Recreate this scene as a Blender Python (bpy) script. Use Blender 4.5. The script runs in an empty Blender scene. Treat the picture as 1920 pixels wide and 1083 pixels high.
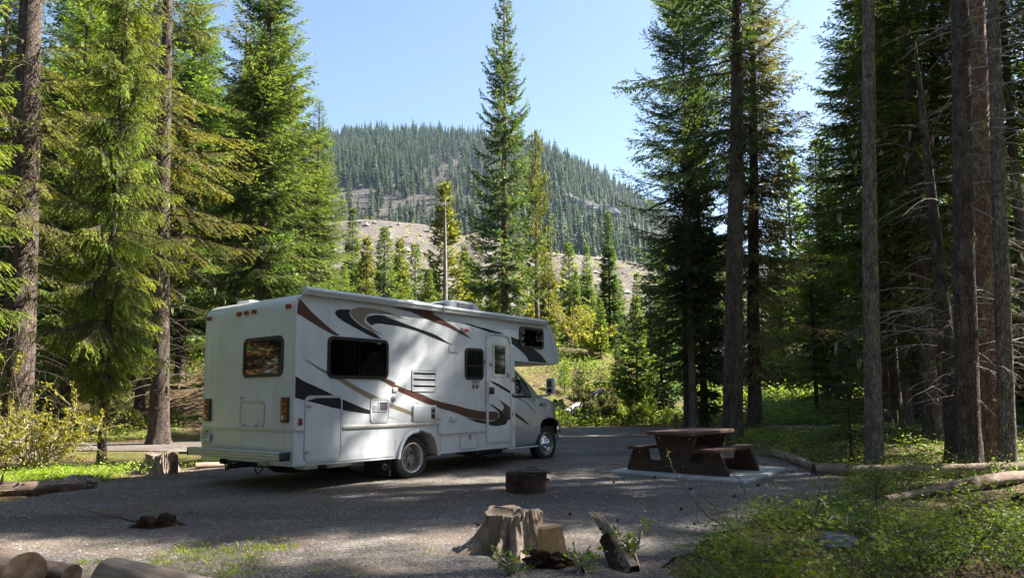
import bpy, bmesh, math, random
import numpy as np
from mathutils import Vector, Matrix, noise, geometry

SC = bpy.context.scene
COL = SC.collection
rad = math.radians
rng = np.random.default_rng(7)
random.seed(7)

# ---------------------------------------------------------------- camera
CAMH = 1.465
F_PX, CY_PX = 1350.53, 588.639           # focal length and principal row in photo pixels (1920 wide)
_a, _r = rad(6.145), rad(-0.214)
_right0 = Vector((1, 0, 0)); FWD = Vector((0, math.cos(_a), math.sin(_a))); _up0 = Vector((0, -math.sin(_a), math.cos(_a)))
RIGHT = _right0 * math.cos(_r) + _up0 * math.sin(_r)
UP = -_right0 * math.sin(_r) + _up0 * math.cos(_r)
cam = bpy.data.cameras.new('camera'); camo = bpy.data.objects.new('camera', cam); COL.objects.link(camo)
camo.matrix_world = Matrix(((RIGHT.x, UP.x, -FWD.x, 0), (RIGHT.y, UP.y, -FWD.y, 0), (RIGHT.z, UP.z, -FWD.z, CAMH), (0, 0, 0, 1)))
cam.sensor_width = 36; cam.sensor_fit = 'HORIZONTAL'; cam.lens = 36 * F_PX / 1920
cam.shift_y = (CY_PX - 541.5) / 1920
cam.clip_start = 0.1; cam.clip_end = 8000
SC.camera = camo

# ---------------------------------------------------------------- light
SUN_AZ, SUN_EL = 18.0, 45.0               # azimuth from +x towards +y
world = bpy.data.worlds.new('World'); SC.world = world; world.use_nodes = True
wn = world.node_tree.nodes; wl = world.node_tree.links
bg = wn['Background']; sky = wn.new('ShaderNodeTexSky'); sky.sky_type = 'NISHITA'; sky.sun_disc = False
sky.sun_elevation = rad(SUN_EL); sky.sun_rotation = rad(90 - SUN_AZ)
sky.altitude = 900; sky.air_density = 1.0; sky.dust_density = 1.8; sky.ozone_density = 0.7
wl.new(sky.outputs[0], bg.inputs[0]); bg.inputs[1].default_value = 0.052
sl = bpy.data.lights.new('sun', 'SUN'); sl.energy = 5.0; sl.angle = rad(0.5); sl.color = (1.0, 0.94, 0.84)
so = bpy.data.objects.new('sun', sl); COL.objects.link(so)
_sd = Vector((math.cos(rad(SUN_EL)) * math.cos(rad(SUN_AZ)), math.cos(rad(SUN_EL)) * math.sin(rad(SUN_AZ)), math.sin(rad(SUN_EL))))
so.rotation_euler = _sd.to_track_quat('Z', 'Y').to_euler(); so.location = (0, 0, 60)
SC.view_settings.view_transform = 'Standard'; SC.view_settings.look = 'None'
SC.view_settings.exposure = 2.38; SC.view_settings.gamma = 1.0; SC.view_settings.use_curve_mapping = False
SC.cycles.max_bounces = 6; SC.cycles.diffuse_bounces = 3; SC.cycles.glossy_bounces = 3
SC.cycles.transmission_bounces = 4; SC.cycles.transparent_max_bounces = 6; SC.cycles.volume_bounces = 0
SC.cycles.caustics_reflective = False; SC.cycles.caustics_refractive = False

# ---------------------------------------------------------------- placing
def ray(u, v):
    return FWD + RIGHT * ((u - 960) / F_PX) - UP * ((v - CY_PX) / F_PX)
def W(u, v, d):                           # the point of the place seen at photo pixel u,v that lies d metres north
    r = ray(u, v); return Vector((0, 0, CAMH)) + r * (d / r.y)
def G(u, v, z=0.0):
    r = ray(u, v); return Vector((0, 0, CAMH)) + r * ((z - CAMH) / r.z)

# ---------------------------------------------------------------- helpers
def tag(o, label=None, cat=None, group=None, kind=None):
    if label: o['label'] = label
    if cat: o['category'] = cat
    if group: o['group'] = group
    if kind: o['kind'] = kind
    return o
def link(o, parent=None):
    COL.objects.link(o)
    if parent is not None: o.parent = parent
    return o
def empty(name, loc=(0, 0, 0), rz=0.0):
    o = bpy.data.objects.new(name, None); o.empty_display_size = 0.2
    o.location = loc; o.rotation_euler = (0, 0, rz); COL.objects.link(o); return o
def part(name, me, parent=None, loc=None, rot=None, scale=None):
    o = bpy.data.objects.new(name, me); link(o, parent)
    if loc is not None: o.location = loc
    if rot is not None: o.rotation_euler = rot
    if scale is not None: o.scale = scale if hasattr(scale, '__len__') else (scale,) * 3
    return o
def finish(me, mats, smooth=None):
    for m in (mats if isinstance(mats, (list, tuple)) else [mats]): me.materials.append(m)
    if smooth is not None:
        me.polygons.foreach_set('use_smooth', [True] * len(me.polygons))
        if smooth < 180: me.set_sharp_from_angle(angle=rad(smooth))
    return me
def bm_mesh(name, bm, mats, smooth=None):
    me = bpy.data.meshes.new(name); bm.normal_update(); bm.to_mesh(me); bm.free(); return finish(me, mats, smooth)
def np_mesh(name, V, F, mats, midx=None, attrs=None, smooth=False):
    """V n x 3, F m x k (all faces with k corners) or list of such arrays"""
    V = np.ascontiguousarray(V, dtype=np.float32)
    if not isinstance(F, list): F = [F]
    me = bpy.data.meshes.new(name); me.vertices.add(len(V)); me.vertices.foreach_set('co', V.ravel())
    tot = np.concatenate([np.full(len(f), f.shape[1], np.int32) for f in F])
    idx = np.concatenate([f.ravel() for f in F]).astype(np.int32)
    me.loops.add(len(idx)); me.loops.foreach_set('vertex_index', idx)
    me.polygons.add(len(tot)); st = np.zeros(len(tot), np.int32); st[1:] = np.cumsum(tot)[:-1]
    me.polygons.foreach_set('loop_start', st)
    try: me.polygons.foreach_set('loop_total', tot)
    except Exception: pass
    if midx is not None: me.polygons.foreach_set('material_index', np.asarray(midx, np.int32))
    me.polygons.foreach_set('use_smooth', np.full(len(tot), bool(smooth)))
    for k, a in (attrs or {}).items():
        at = me.attributes.new(k, 'FLOAT', 'POINT'); at.data.foreach_set('value', np.asarray(a, np.float32))
    me.update(calc_edges=True)
    for m in (mats if isinstance(mats, (list, tuple)) else [mats]): me.materials.append(m)
    return me
def box_bm(bm, x0, x1, y0, y1, z0, z1, bev=0.0):
    r = bmesh.ops.create_cube(bm, size=1)
    for v in r['verts']:
        v.co = ((x0 + x1) / 2 + v.co.x * (x1 - x0), (y0 + y1) / 2 + v.co.y * (y1 - y0), (z0 + z1) / 2 + v.co.z * (z1 - z0))
    if bev > 0:
        es = list({e for v in r['verts'] for e in v.link_edges})
        bmesh.ops.bevel(bm, geom=es, offset=bev, segments=2, affect='EDGES', profile=0.5)
def box(name, x0, x1, y0, y1, z0, z1, mat, parent=None, bev=0.0):
    bm = bmesh.new(); box_bm(bm, x0, x1, y0, y1, z0, z1, bev)
    return part(name, bm_mesh(name, bm, mat, 35 if bev else None), parent)
def tube_arrays(pts, radii, n=6, cap=True, twist=0.0):
    P = np.array(pts, float); N = len(P); radii = np.broadcast_to(np.asarray(radii, float), (N,))
    T = np.gradient(P, axis=0); T /= np.linalg.norm(T, axis=1)[:, None] + 1e-9
    ref = np.array([0, 0, 1.0]) if abs(T[0][2]) < 0.9 else np.array([1.0, 0, 0])
    A = np.cross(T, ref); A /= np.linalg.norm(A, axis=1)[:, None] + 1e-9
    B = np.cross(T, A)
    an = np.linspace(0, 2 * np.pi, n, endpoint=False) + twist
    V = P[:, None, :] + radii[:, None, None] * (np.cos(an)[None, :, None] * A[:, None, :] + np.sin(an)[None, :, None] * B[:, None, :])
    V = V.reshape(-1, 3); i = np.arange(N - 1)[:, None] * n; j = np.arange(n)[None, :]; k = (j + 1) % n
    F = np.stack([i + j, i + k, i + n + k, i + n + j], -1).reshape(-1, 4)
    Fs = [F]
    if cap: Fs.append(np.array([list(range(n))[::-1], [(N - 1) * n + q for q in range(n)]]))
    return V, Fs
def tube(name, pts, r, mat, parent=None, n=8, smooth=50):
    V, Fs = tube_arrays(pts, r, n)
    me = np_mesh(name, V, Fs, mat, smooth=True)
    me.set_sharp_from_angle(angle=rad(smooth)); return part(name, me, parent)
def smoothstep(a, b, x):
    t = np.clip((np.asarray(x, float) - a) / (b - a), 0, 1); return t * t * (3 - 2 * t)

# ---------------------------------------------------------------- materials
def newmat(name, rough=0.6, spec=0.5, metal=0.0, col=(0.5, 0.5, 0.5)):
    m = bpy.data.materials.new(name); m.use_nodes = True
    b = m.node_tree.nodes['Principled BSDF']
    b.inputs['Roughness'].default_value = rough; b.inputs['Specular IOR Level'].default_value = spec
    b.inputs['Metallic'].default_value = metal; b.inputs['Base Color'].default_value = (*col, 1)
    return m, m.node_tree.nodes, m.node_tree.links, b
def ramp(ns, stops, interp='LINEAR'):
    r = ns.new('ShaderNodeValToRGB'); r.color_ramp.interpolation = interp
    el = r.color_ramp.elements
    while len(el) < len(stops): el.new(0.5)
    for e, (p, c) in zip(el, stops): e.position = p; e.color = (*c, 1)
    return r
def tex(ns, ls, kind, scale, vec=None, **kw):
    t = ns.new({'noise': 'ShaderNodeTexNoise', 'vor': 'ShaderNodeTexVoronoi', 'wave': 'ShaderNodeTexWave'}[kind])
    t.inputs['Scale'].default_value = scale
    for k, v in kw.items():
        if k in t.inputs: t.inputs[k].default_value = v
        else: setattr(t, k, v)
    if vec is not None: ls.new(vec, t.inputs['Vector'])
    return t
def mapping(ns, ls, scale=(1, 1, 1), src='Object'):
    tc = ns.new('ShaderNodeTexCoord'); mp = ns.new('ShaderNodeMapping'); mp.inputs['Scale'].default_value = scale
    ls.new(tc.outputs[src], mp.inputs['Vector']); return mp.outputs[0]
def mixc(ns, ls, fac, a, b, mode='MIX'):
    m = ns.new('ShaderNodeMix'); m.data_type = 'RGBA'; m.blend_type = mode
    for s, v in ((0, fac), (6, a), (7, b)):
        if hasattr(v, 'is_output'): ls.new(v, m.inputs[s])
        else: m.inputs[s].default_value = v if s == 0 else (*v, 1)
    return m.outputs[2]
def bump(ns, ls, b, h, strength=0.5, dist=0.02):
    bp = ns.new('ShaderNodeBump'); bp.inputs['Strength'].default_value = strength; bp.inputs['Distance'].default_value = dist
    ls.new(h, bp.inputs['Height']); ls.new(bp.outputs[0], b.inputs['Normal']); return bp

def simple(name, col, rough=0.5, spec=0.5, metal=0.0, var=0.12, scale=6.0, bmp=0.0):
    m, ns, ls, b = newmat(name, rough, spec, metal, col)
    v = mapping(ns, ls)
    n = tex(ns, ls, 'noise', scale, v, Detail=5.0)
    lo = tuple(c * (1 - var) for c in col); hi = tuple(min(1, c * (1 + var)) for c in col)
    r = ramp(ns, [(0.3, lo), (0.7, hi)]); ls.new(n.outputs[0], r.inputs[0]); ls.new(r.outputs[0], b.inputs['Base Color'])
    if bmp: bump(ns, ls, b, n.outputs[0], bmp, 0.01)
    return m

def foliage_mat(name, dark, light, tip, dead=(0.09, 0.055, 0.03), trans=0.35, rough=0.55):
    m, ns, ls, b = newmat(name, rough, 0.25)
    a1 = ns.new('ShaderNodeAttribute'); a1.attribute_name = 'var'
    a2 = ns.new('ShaderNodeAttribute'); a2.attribute_name = 'dead'
    oi = ns.new('ShaderNodeObjectInfo')
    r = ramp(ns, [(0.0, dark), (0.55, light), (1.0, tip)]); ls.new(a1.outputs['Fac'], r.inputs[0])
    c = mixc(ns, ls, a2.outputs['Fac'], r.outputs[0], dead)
    hs = ns.new('ShaderNodeHueSaturation'); mr = ns.new('ShaderNodeMapRange')
    mr.inputs[3].default_value = 0.75; mr.inputs[4].default_value = 1.25
    ls.new(oi.outputs['Random'], mr.inputs[0]); ls.new(mr.outputs[0], hs.inputs['Value'])
    mr2 = ns.new('ShaderNodeMapRange'); mr2.inputs[3].default_value = 0.485; mr2.inputs[4].default_value = 0.515
    ls.new(oi.outputs['Random'], mr2.inputs[0]); ls.new(mr2.outputs[0], hs.inputs['Hue'])
    ls.new(c, hs.inputs['Color']); ls.new(hs.outputs[0], b.inputs['Base Color'])
    tr = ns.new('ShaderNodeBsdfTranslucent'); ms = ns.new('ShaderNodeMixShader'); ms.inputs[0].default_value = trans
    tc = mixc(ns, ls, 1.0, hs.outputs[0], (1.6, 1.5, 0.7), 'MULTIPLY'); ls.new(tc, tr.inputs[0])
    out = ns['Material Output']; ls.new(b.outputs[0], ms.inputs[1]); ls.new(tr.outputs[0], ms.inputs[2]); ls.new(ms.outputs[0], out.inputs[0])
    return m

def bark_mat(name, dark, mid, light, lichen=0.15, scale=9.0):
    m, ns, ls, b = newmat(name, 0.85, 0.2)
    v = mapping(ns, ls, (1, 1, 0.35))
    n1 = tex(ns, ls, 'noise', scale, v, Detail=8.0, Roughness=0.7)
    vo = tex(ns, ls, 'vor', scale * 2.4, v, feature='DISTANCE_TO_EDGE'); vo2 = tex(ns, ls, 'vor', scale * 2.4, v)
    r = ramp(ns, [(0.3, dark), (0.5, mid), (0.72, light)]); ls.new(n1.outputs[0], r.inputs[0])
    re = ramp(ns, [(0.0, (0.35, 0.35, 0.35)), (0.12, (1, 1, 1))]); ls.new(vo.outputs[0], re.inputs[0])
    c = mixc(ns, ls, 0.8, r.outputs[0], re.outputs[0], 'MULTIPLY')
    rc = ramp(ns, [(0.0, (0.75, 0.75, 0.75)), (1.0, (1.3, 1.25, 1.2))]); ls.new(vo2.outputs['Color'], rc.inputs[0])
    c = mixc(ns, ls, 1.0, c, rc.outputs[0], 'MULTIPLY')
    n2 = tex(ns, ls, 'noise', 2.3, v, Detail=6.0); rl = ramp(ns, [(0.55, (0, 0, 0)), (0.75, (lichen * 4,) * 3)]); ls.new(n2.outputs[0], rl.inputs[0])
    c = mixc(ns, ls, rl.outputs[0], c, (0.16, 0.17, 0.13)); ls.new(c, b.inputs['Base Color'])
    ad = ns.new('ShaderNodeMath'); ad.operation = 'ADD'; ls.new(n1.outputs[0], ad.inputs[0]); ls.new(re.outputs[0], ad.inputs[1])
    bump(ns, ls, b, ad.outputs[0], 0.9, 0.025)
    return m

M = {}
M['bark'] = bark_mat('bark', (0.034, 0.026, 0.021), (0.088, 0.067, 0.055), (0.165, 0.135, 0.115))
M['bark_grey'] = bark_mat('bark_grey', (0.065, 0.052, 0.045), (0.155, 0.13, 0.11), (0.27, 0.235, 0.20))
M['bark_red'] = bark_mat('bark_red', (0.08, 0.048, 0.034), (0.21, 0.135, 0.10), (0.34, 0.24, 0.19), 0.05)
M['wood_dead'] = simple('wood_dead', (0.17, 0.14, 0.12), 0.85, 0.2, var=0.35, scale=14, bmp=0.4)
M['twig'] = simple('twig', (0.10, 0.075, 0.06), 0.85, 0.2, var=0.3, scale=5)
M['twig_pale'] = simple('twig_pale', (0.30, 0.26, 0.23), 0.8, 0.2, var=0.3, scale=5)
M['fol_near'] = foliage_mat('fol_near', (0.050, 0.082, 0.014), (0.15, 0.215, 0.028), (0.32, 0.385, 0.06), trans=0.46)
M['fol_mid'] = foliage_mat('fol_mid', (0.036, 0.064, 0.018), (0.095, 0.155, 0.034), (0.20, 0.28, 0.06), trans=0.44)
M['fol_centre'] = foliage_mat('fol_centre', (0.032, 0.055, 0.020), (0.075, 0.115, 0.036), (0.15, 0.19, 0.055), dead=(0.13, 0.085, 0.05), trans=0.35)
M['log_grey'] = bark_mat('bleached_bark', (0.12, 0.10, 0.09), (0.28, 0.245, 0.22), (0.45, 0.41, 0.37))
M['fol_gold'] = foliage_mat('fol_gold', (0.05, 0.065, 0.016), (0.135, 0.150, 0.03), (0.28, 0.28, 0.06), trans=0.4)
M['fol_dark'] = foliage_mat('fol_dark', (0.030, 0.054, 0.024), (0.070, 0.115, 0.042), (0.14, 0.20, 0.07), trans=0.42)
M['fol_tan'] = foliage_mat('fol_tan', (0.035, 0.045, 0.018), (0.10, 0.12, 0.035), (0.20, 0.22, 0.06), dead=(0.24, 0.17, 0.10), trans=0.38)
M['fol_yellow'] = foliage_mat('fol_yellow', (0.11, 0.13, 0.015), (0.24, 0.26, 0.03), (0.42, 0.40, 0.05), dead=(0.3, 0.2, 0.06), trans=0.4)
M['fol_bush'] = foliage_mat('fol_bush', (0.05, 0.085, 0.012), (0.12, 0.19, 0.025), (0.25, 0.34, 0.05), trans=0.4)
M['fol_rust'] = foliage_mat('fol_rust', (0.16, 0.06, 0.035), (0.28, 0.11, 0.06), (0.36, 0.17, 0.09), dead=(0.2, 0.1, 0.06), trans=0.2)
M['grass'] = foliage_mat('grass', (0.07, 0.12, 0.012), (0.17, 0.27, 0.02), (0.34, 0.42, 0.06), dead=(0.3, 0.24, 0.12), trans=0.4)
M['far_tree'] = foliage_mat('far_tree', (0.026, 0.048, 0.026), (0.052, 0.082, 0.032), (0.105, 0.125, 0.042), dead=(0.13, 0.10, 0.105), trans=0.2)
M['lichen'] = simple('lichen', (0.22, 0.22, 0.12), 0.9, 0.1, var=0.3)

def gravel_mat(name, c1, c2, c3, duff=0.0):
    m, ns, ls, b = newmat(name, 0.85, 0.3)
    v = mapping(ns, ls)
    a = tex(ns, ls, 'vor', 68, v); a2 = tex(ns, ls, 'vor', 68, v, feature='DISTANCE_TO_EDGE')
    s = tex(ns, ls, 'vor', 17, v); n = tex(ns, ls, 'noise', 0.9, v, Detail=7.0, Roughness=0.62); n3 = tex(ns, ls, 'noise', 30, v, Detail=6.0)
    sep = ns.new('ShaderNodeSeparateColor'); ls.new(a.outputs['Color'], sep.inputs[0])
    r = ramp(ns, [(0.0, c1), (0.5, c2), (0.85, c3), (1.0, (0.27, 0.26, 0.25))]); ls.new(sep.outputs[0], r.inputs[0])
    sep2 = ns.new('ShaderNodeSeparateColor'); ls.new(s.outputs['Color'], sep2.inputs[0])
    r2 = ramp(ns, [(0.0, (0.7, 0.68, 0.66)), (1.0, (1.25, 1.25, 1.3))]); ls.new(sep2.outputs[1], r2.inputs[0])
    c = mixc(ns, ls, 0.6, r.outputs[0], r2.outputs[0], 'MULTIPLY')
    rn = ramp(ns, [(0.38, (0, 0, 0)), (0.66, (0.75, 0.75, 0.75))]); ls.new(n.outputs[0], rn.inputs[0])
    c = mixc(ns, ls, rn.outputs[0], c, (0.10, 0.070, 0.052))
    r3 = ramp(ns, [(0.35, (0.6, 0.6, 0.6)), (0.65, (1.2, 1.2, 1.2))]); ls.new(n3.outputs[0], r3.inputs[0])
    c = mixc(ns, ls, 0.7, c, r3.outputs[0], 'MULTIPLY')
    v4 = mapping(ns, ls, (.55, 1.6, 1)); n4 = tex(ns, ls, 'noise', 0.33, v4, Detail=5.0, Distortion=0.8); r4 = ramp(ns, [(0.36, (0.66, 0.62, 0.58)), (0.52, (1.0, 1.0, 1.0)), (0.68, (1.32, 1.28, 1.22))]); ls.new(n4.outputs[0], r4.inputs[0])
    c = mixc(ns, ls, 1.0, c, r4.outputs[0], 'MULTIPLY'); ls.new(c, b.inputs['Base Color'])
    md = ns.new('ShaderNodeMath'); md.operation = 'ADD'; ls.new(a2.outputs[0], md.inputs[0]); ls.new(n3.outputs[0], md.inputs[1])
    bump(ns, ls, b, md.outputs[0], 0.8, 0.012)
    return m
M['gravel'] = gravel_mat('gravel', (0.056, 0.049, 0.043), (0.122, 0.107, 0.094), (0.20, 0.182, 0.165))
M['stone'] = simple('stone', (0.24, 0.235, 0.24), 0.8, 0.3, var=0.5, scale=3.0)

def duff_mat():
    m, ns, ls, b = newmat('duff', 0.95, 0.1)
    v = mapping(ns, ls)
    n = tex(ns, ls, 'noise', 0.35, v, Detail=9.0, Roughness=0.65); n2 = tex(ns, ls, 'noise', 26, v, Detail=8.0, Roughness=0.75); n3 = tex(ns, ls, 'noise', 1.7, v, Detail=6.0)
    r = ramp(ns, [(0.3, (0.05, 0.035, 0.022)), (0.5, (0.115, 0.078, 0.048)), (0.7, (0.19, 0.14, 0.085))]); ls.new(n2.outputs[0], r.inputs[0])
    g = ramp(ns, [(0.3, (0.04, 0.055, 0.012)), (0.7, (0.15, 0.17, 0.035))]); ls.new(n2.outputs[0], g.inputs[0])
    f = ramp(ns, [(0.46, (0, 0, 0)), (0.58, (0.8, 0.8, 0.8))]); ls.new(n.outputs[0], f.inputs[0])
    c = mixc(ns, ls, f.outputs[0], r.outputs[0], g.outputs[0])
    f3 = ramp(ns, [(0.3, (0.75, 0.75, 0.75)), (0.7, (1.2, 1.2, 1.2))]); ls.new(n3.outputs[0], f3.inputs[0])
    c = mixc(ns, ls, 1.0, c, f3.outputs[0], 'MULTIPLY')
    ls.new(c, b.inputs['Base Color']); bump(ns, ls, b, n2.outputs[0], 1.0, 0.05)
    return m
M['duff'] = duff_mat()
def tailings_mat():
    m, ns, ls, b = newmat('tailings', 0.95, 0.1)
    v = mapping(ns, ls); n = tex(ns, ls, 'noise', 0.12, v, Detail=8.0, Roughness=0.65); n2 = tex(ns, ls, 'noise', 1.6, v, Detail=9.0, Roughness=0.8)
    r = ramp(ns, [(0.25, (0.12, 0.105, 0.09)), (0.5, (0.21, 0.19, 0.17)), (0.75, (0.32, 0.295, 0.265))]); ls.new(n2.outputs[0], r.inputs[0])
    r2 = ramp(ns, [(0.35, (0.60, 0.58, 0.57)), (0.65, (1.15, 1.12, 1.05))]); ls.new(n.outputs[0], r2.inputs[0])
    c = mixc(ns, ls, 1.0, r.outputs[0], r2.outputs[0], 'MULTIPLY'); ls.new(c, b.inputs['Base Color']); bump(ns, ls, b, n2.outputs[0], 1.0, 0.9)
    return m
M['tailings'] = tailings_mat()
def hill_mat():
    m, ns, ls, b = newmat('hillside', 0.95, 0.1)
    v = mapping(ns, ls); n = tex(ns, ls, 'noise', 0.012, v, Detail=8.0); n2 = tex(ns, ls, 'noise', 0.15, v, Detail=9.0, Roughness=0.75)
    r = ramp(ns, [(0.3, (0.05, 0.045, 0.045)), (0.5, (0.09, 0.085, 0.075)), (0.72, (0.17, 0.155, 0.14))]); ls.new(n2.outputs[0], r.inputs[0])
    r2 = ramp(ns, [(0.4, (0.8, 0.85, 0.7)), (0.6, (1.15, 1.0, 1.05))]); ls.new(n.outputs[0], r2.inputs[0])
    c = mixc(ns, ls, 1.0, r.outputs[0], r2.outputs[0], 'MULTIPLY'); ls.new(c, b.inputs['Base Color']); bump(ns, ls, b, n2.outputs[0], 1.0, 3.0)
    return m
M['hill'] = hill_mat()
M['rock_far'] = simple('dark_rock', (0.10, 0.10, 0.11), 0.95, 0.05, var=0.5, scale=0.12, bmp=0.6)
M['rock'] = simple('rock', (0.20, 0.20, 0.215), 0.9, 0.2, var=0.45, scale=0.35, bmp=0.6)

# ---------------------------------------------------------------- terrain
PAD = [(-14, 1.5), (-10.5, 7.6), (-9.0, 8.6), (-6.9, 10.2), (-6.75, 12.0), (-6.5, 13.3), (-5.6, 15.2), (-6.3, 18.0), (-11, 18.9), (-22, 18.2), (-45, 16), (-45, 19),
       (-22, 20.9), (-11, 21.6), (-5, 25), (3, 30.3), (12, 31.2), (30, 31.5), (70, 35), (70, 31), (30, 28.4), (12, 27.6), (8.8, 27.2), (6.6, 24),
       (5.6, 19), (5.6, 16.0), (5.9, 13.2), (5.1, 11), (4.0, 9.5), (2.9, 8.6), (2.0, 7.4), (1.3, 6.2), (1.2, 1.5)]
PADN = np.array(PAD, float)
def pad_sd(x, y):                          # signed distance to the gravel outline, inside positive
    x = np.atleast_1d(np.asarray(x, float)); y = np.atleast_1d(np.asarray(y, float))
    d = np.full(x.shape, 1e9); ins = np.zeros(x.shape, bool)
    for i in range(len(PADN)):
        a = PADN[i]; b = PADN[(i + 1) % len(PADN)]; e = b - a
        t = np.clip(((x - a[0]) * e[0] + (y - a[1]) * e[1]) / (e @ e), 0, 1)
        d = np.minimum(d, np.hypot(x - a[0] - t * e[0], y - a[1] - t * e[1]))
        cond = ((a[1] > y) != (b[1] > y)) & (x < (b[0] - a[0]) * (y - a[1]) / (b[1] - a[1] + 1e-12) + a[0])
        ins ^= cond
    return np.where(ins, d, -d)
def wob(x, y, s=1.0):
    return np.sin(x * 1.3 * s + 1.7) * np.cos(y * 1.1 * s - 0.4) * 0.5 + np.sin(x * 2.9 * s + y * 1.9 * s) * 0.25 + np.sin(x * 0.53 * s - y * 0.71 * s + 2) * 0.6
def terrain(x, y):
    x = np.asarray(x, float); y = np.asarray(y, float)
    y0 = np.interp(x, [-40, -9, 3, 60], [19.5, 23.5, 32.0, 36])
    rise_w = 13.0 + 2 * np.sin(x * 0.3)
    s = np.clip((y - y0) / rise_w, 0, 1); s = s * s * (3 - 2 * s)
    fx = 1 - 0.8 * smoothstep(4.5, 13, x)
    z = s * 4.4 * fx + np.clip(y - y0 - 13, 0, 60) * 0.012
    off = np.clip(-pad_sd(x.ravel(), y.ravel()).reshape(x.shape), 0, 3)
    z = z + wob(x, y, 0.6) * 0.10 * np.clip(off, 0, 1.5) + wob(x + 5, y * 1.3, 1.9) * 0.04 * np.clip(off, 0, 1)
    ins = pad_sd(x.ravel(), y.ravel()).reshape(x.shape) > 0.05
    z = np.where(ins, -0.05, z)
    far = smoothstep(200, 320, np.hypot(x, y)); return z * (1 - far) + far * 2.0
def th(x, y):
    v = float(terrain(np.array([x]), np.array([y]))[0]); return max(v, 0.0) if pad_sd(x, y)[0] > 0 else v

def build_ground():
    def axis(lo, hi, n, c, k):
        t = np.linspace(-1, 1, n); a = np.sinh(t * k) / np.sinh(k)
        return np.where(a < 0, c + a * (c - lo), c + a * (hi - c))
    xs = axis(-2600, 2600, 300, 0, 6.2); ys = axis(-900, 3600, 300, 16, 6.0)
    X, Y = np.meshgrid(xs, ys, indexing='ij'); Z = terrain(X, Y)
    V = np.stack([X, Y, Z], -1).reshape(-1, 3); n, m = X.shape
    i = np.arange(n - 1)[:, None] * m + np.arange(m - 1)[None, :]
    F = np.stack([i, i + m, i + m + 1, i + 1], -1).reshape(-1, 4)
    o = part('ground', np_mesh('ground', V, F, M['duff'], smooth=True)); tag(o, kind='structure')
    # the gravel loop: outline made uneven, filled with a fine mesh
    P = []
    for i in range(len(PADN)):
        a = PADN[i]; b = PADN[(i + 1) % len(PADN)]; L = np.linalg.norm(b - a); k = max(1, int(L / 0.3))
        for q in range(k):
            p = a + (b - a) * q / k; nn = np.array([-(b - a)[1], (b - a)[0]]) / L
            P.append(p + nn * 0.13 * wob(p[0] * 2, p[1] * 2, 1.3))
    P = np.array(P); N = len(P)
    gx, gy = np.meshgrid(np.arange(-14, 8, 0.32), np.arange(1.6, 31.5, 0.32)); gx = gx.ravel() + rng.uniform(-.1, .1, gx.size); gy = gy.ravel() + rng.uniform(-.1, .1, gy.size)
    k = pad_sd(gx, gy) > 0.3; pts = [Vector(p) for p in P] + [Vector((a, b)) for a, b in zip(gx[k], gy[k])]
    r = geometry.delaunay_2d_cdt(pts, [], [list(range(N))], 1, 1e-4)
    vv = np.array([(p.x, p.y) for p in r[0]]); sd = pad_sd(vv[:, 0], vv[:, 1])
    z = 0.006 + np.clip(sd, 0, 0.5) * 0.03 * (1 + wob(vv[:, 0], vv[:, 1], 0.5)) * 0.6
    V = np.column_stack([vv, z]); F = np.array([list(f) for f in r[2] if len(f) == 3])
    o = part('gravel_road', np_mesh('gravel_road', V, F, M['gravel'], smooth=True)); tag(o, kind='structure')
build_ground()

def grid_surface(name, us, ts, fn, mat):
    V = np.array([[fn(u, t) for t in ts] for u in us]); n, m = V.shape[:2]; V = V.reshape(-1, 3)
    i = np.arange(n - 1)[:, None] * m + np.arange(m - 1)[None, :]
    F = np.stack([i, i + m, i + m + 1, i + 1], -1).reshape(-1, 4)
    return part(name, np_mesh(name, V, F, mat, smooth=True))
# gravel tailings ridge behind the first trees
RU = [-400, 300, 560, 620, 672, 700, 790, 840, 862, 884, 905, 935, 1000, 1100, 1190, 1300, 1500, 1800]
RVv = [440, 425, 418, 416, 411, 412, 420, 434, 443, 438, 430, 452, 470, 479, 491, 520, 600, 690]
def ridge_fn(u, t):
    v = np.interp(u, RU, RVv); top = W(u, float(v), 118.0); z0 = 5.0
    d = 72 + 46 * min(t, 1) + 50 * max(t - 1, 0)
    x = (u - 960) / F_PX * 118.0 * (0.62 + 0.38 * min(t, 1))
    nz = noise.noise(Vector((x * 0.09, d * 0.03, 1.0))) * 1.0 + noise.noise(Vector((x * 0.33, d * 0.04, 5.0))) * 1.0 - abs(noise.noise(Vector((x * 0.16, d * 0.012, 2.0)))) * 2.6
    if t <= 1: z = z0 + (top.z - z0) * (t ** 1.05) + nz * t * (1 - t) * 3
    else: z = top.z - (t - 1) * top.z * 0.9
    return (x, d, z)
tag(grid_surface('gravel_ridge', np.linspace(-400, 1800, 420), np.concatenate([np.linspace(0, 1, 34), np.linspace(1.1, 2, 6)]), ridge_fn, M['tailings']), kind='structure')
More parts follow.
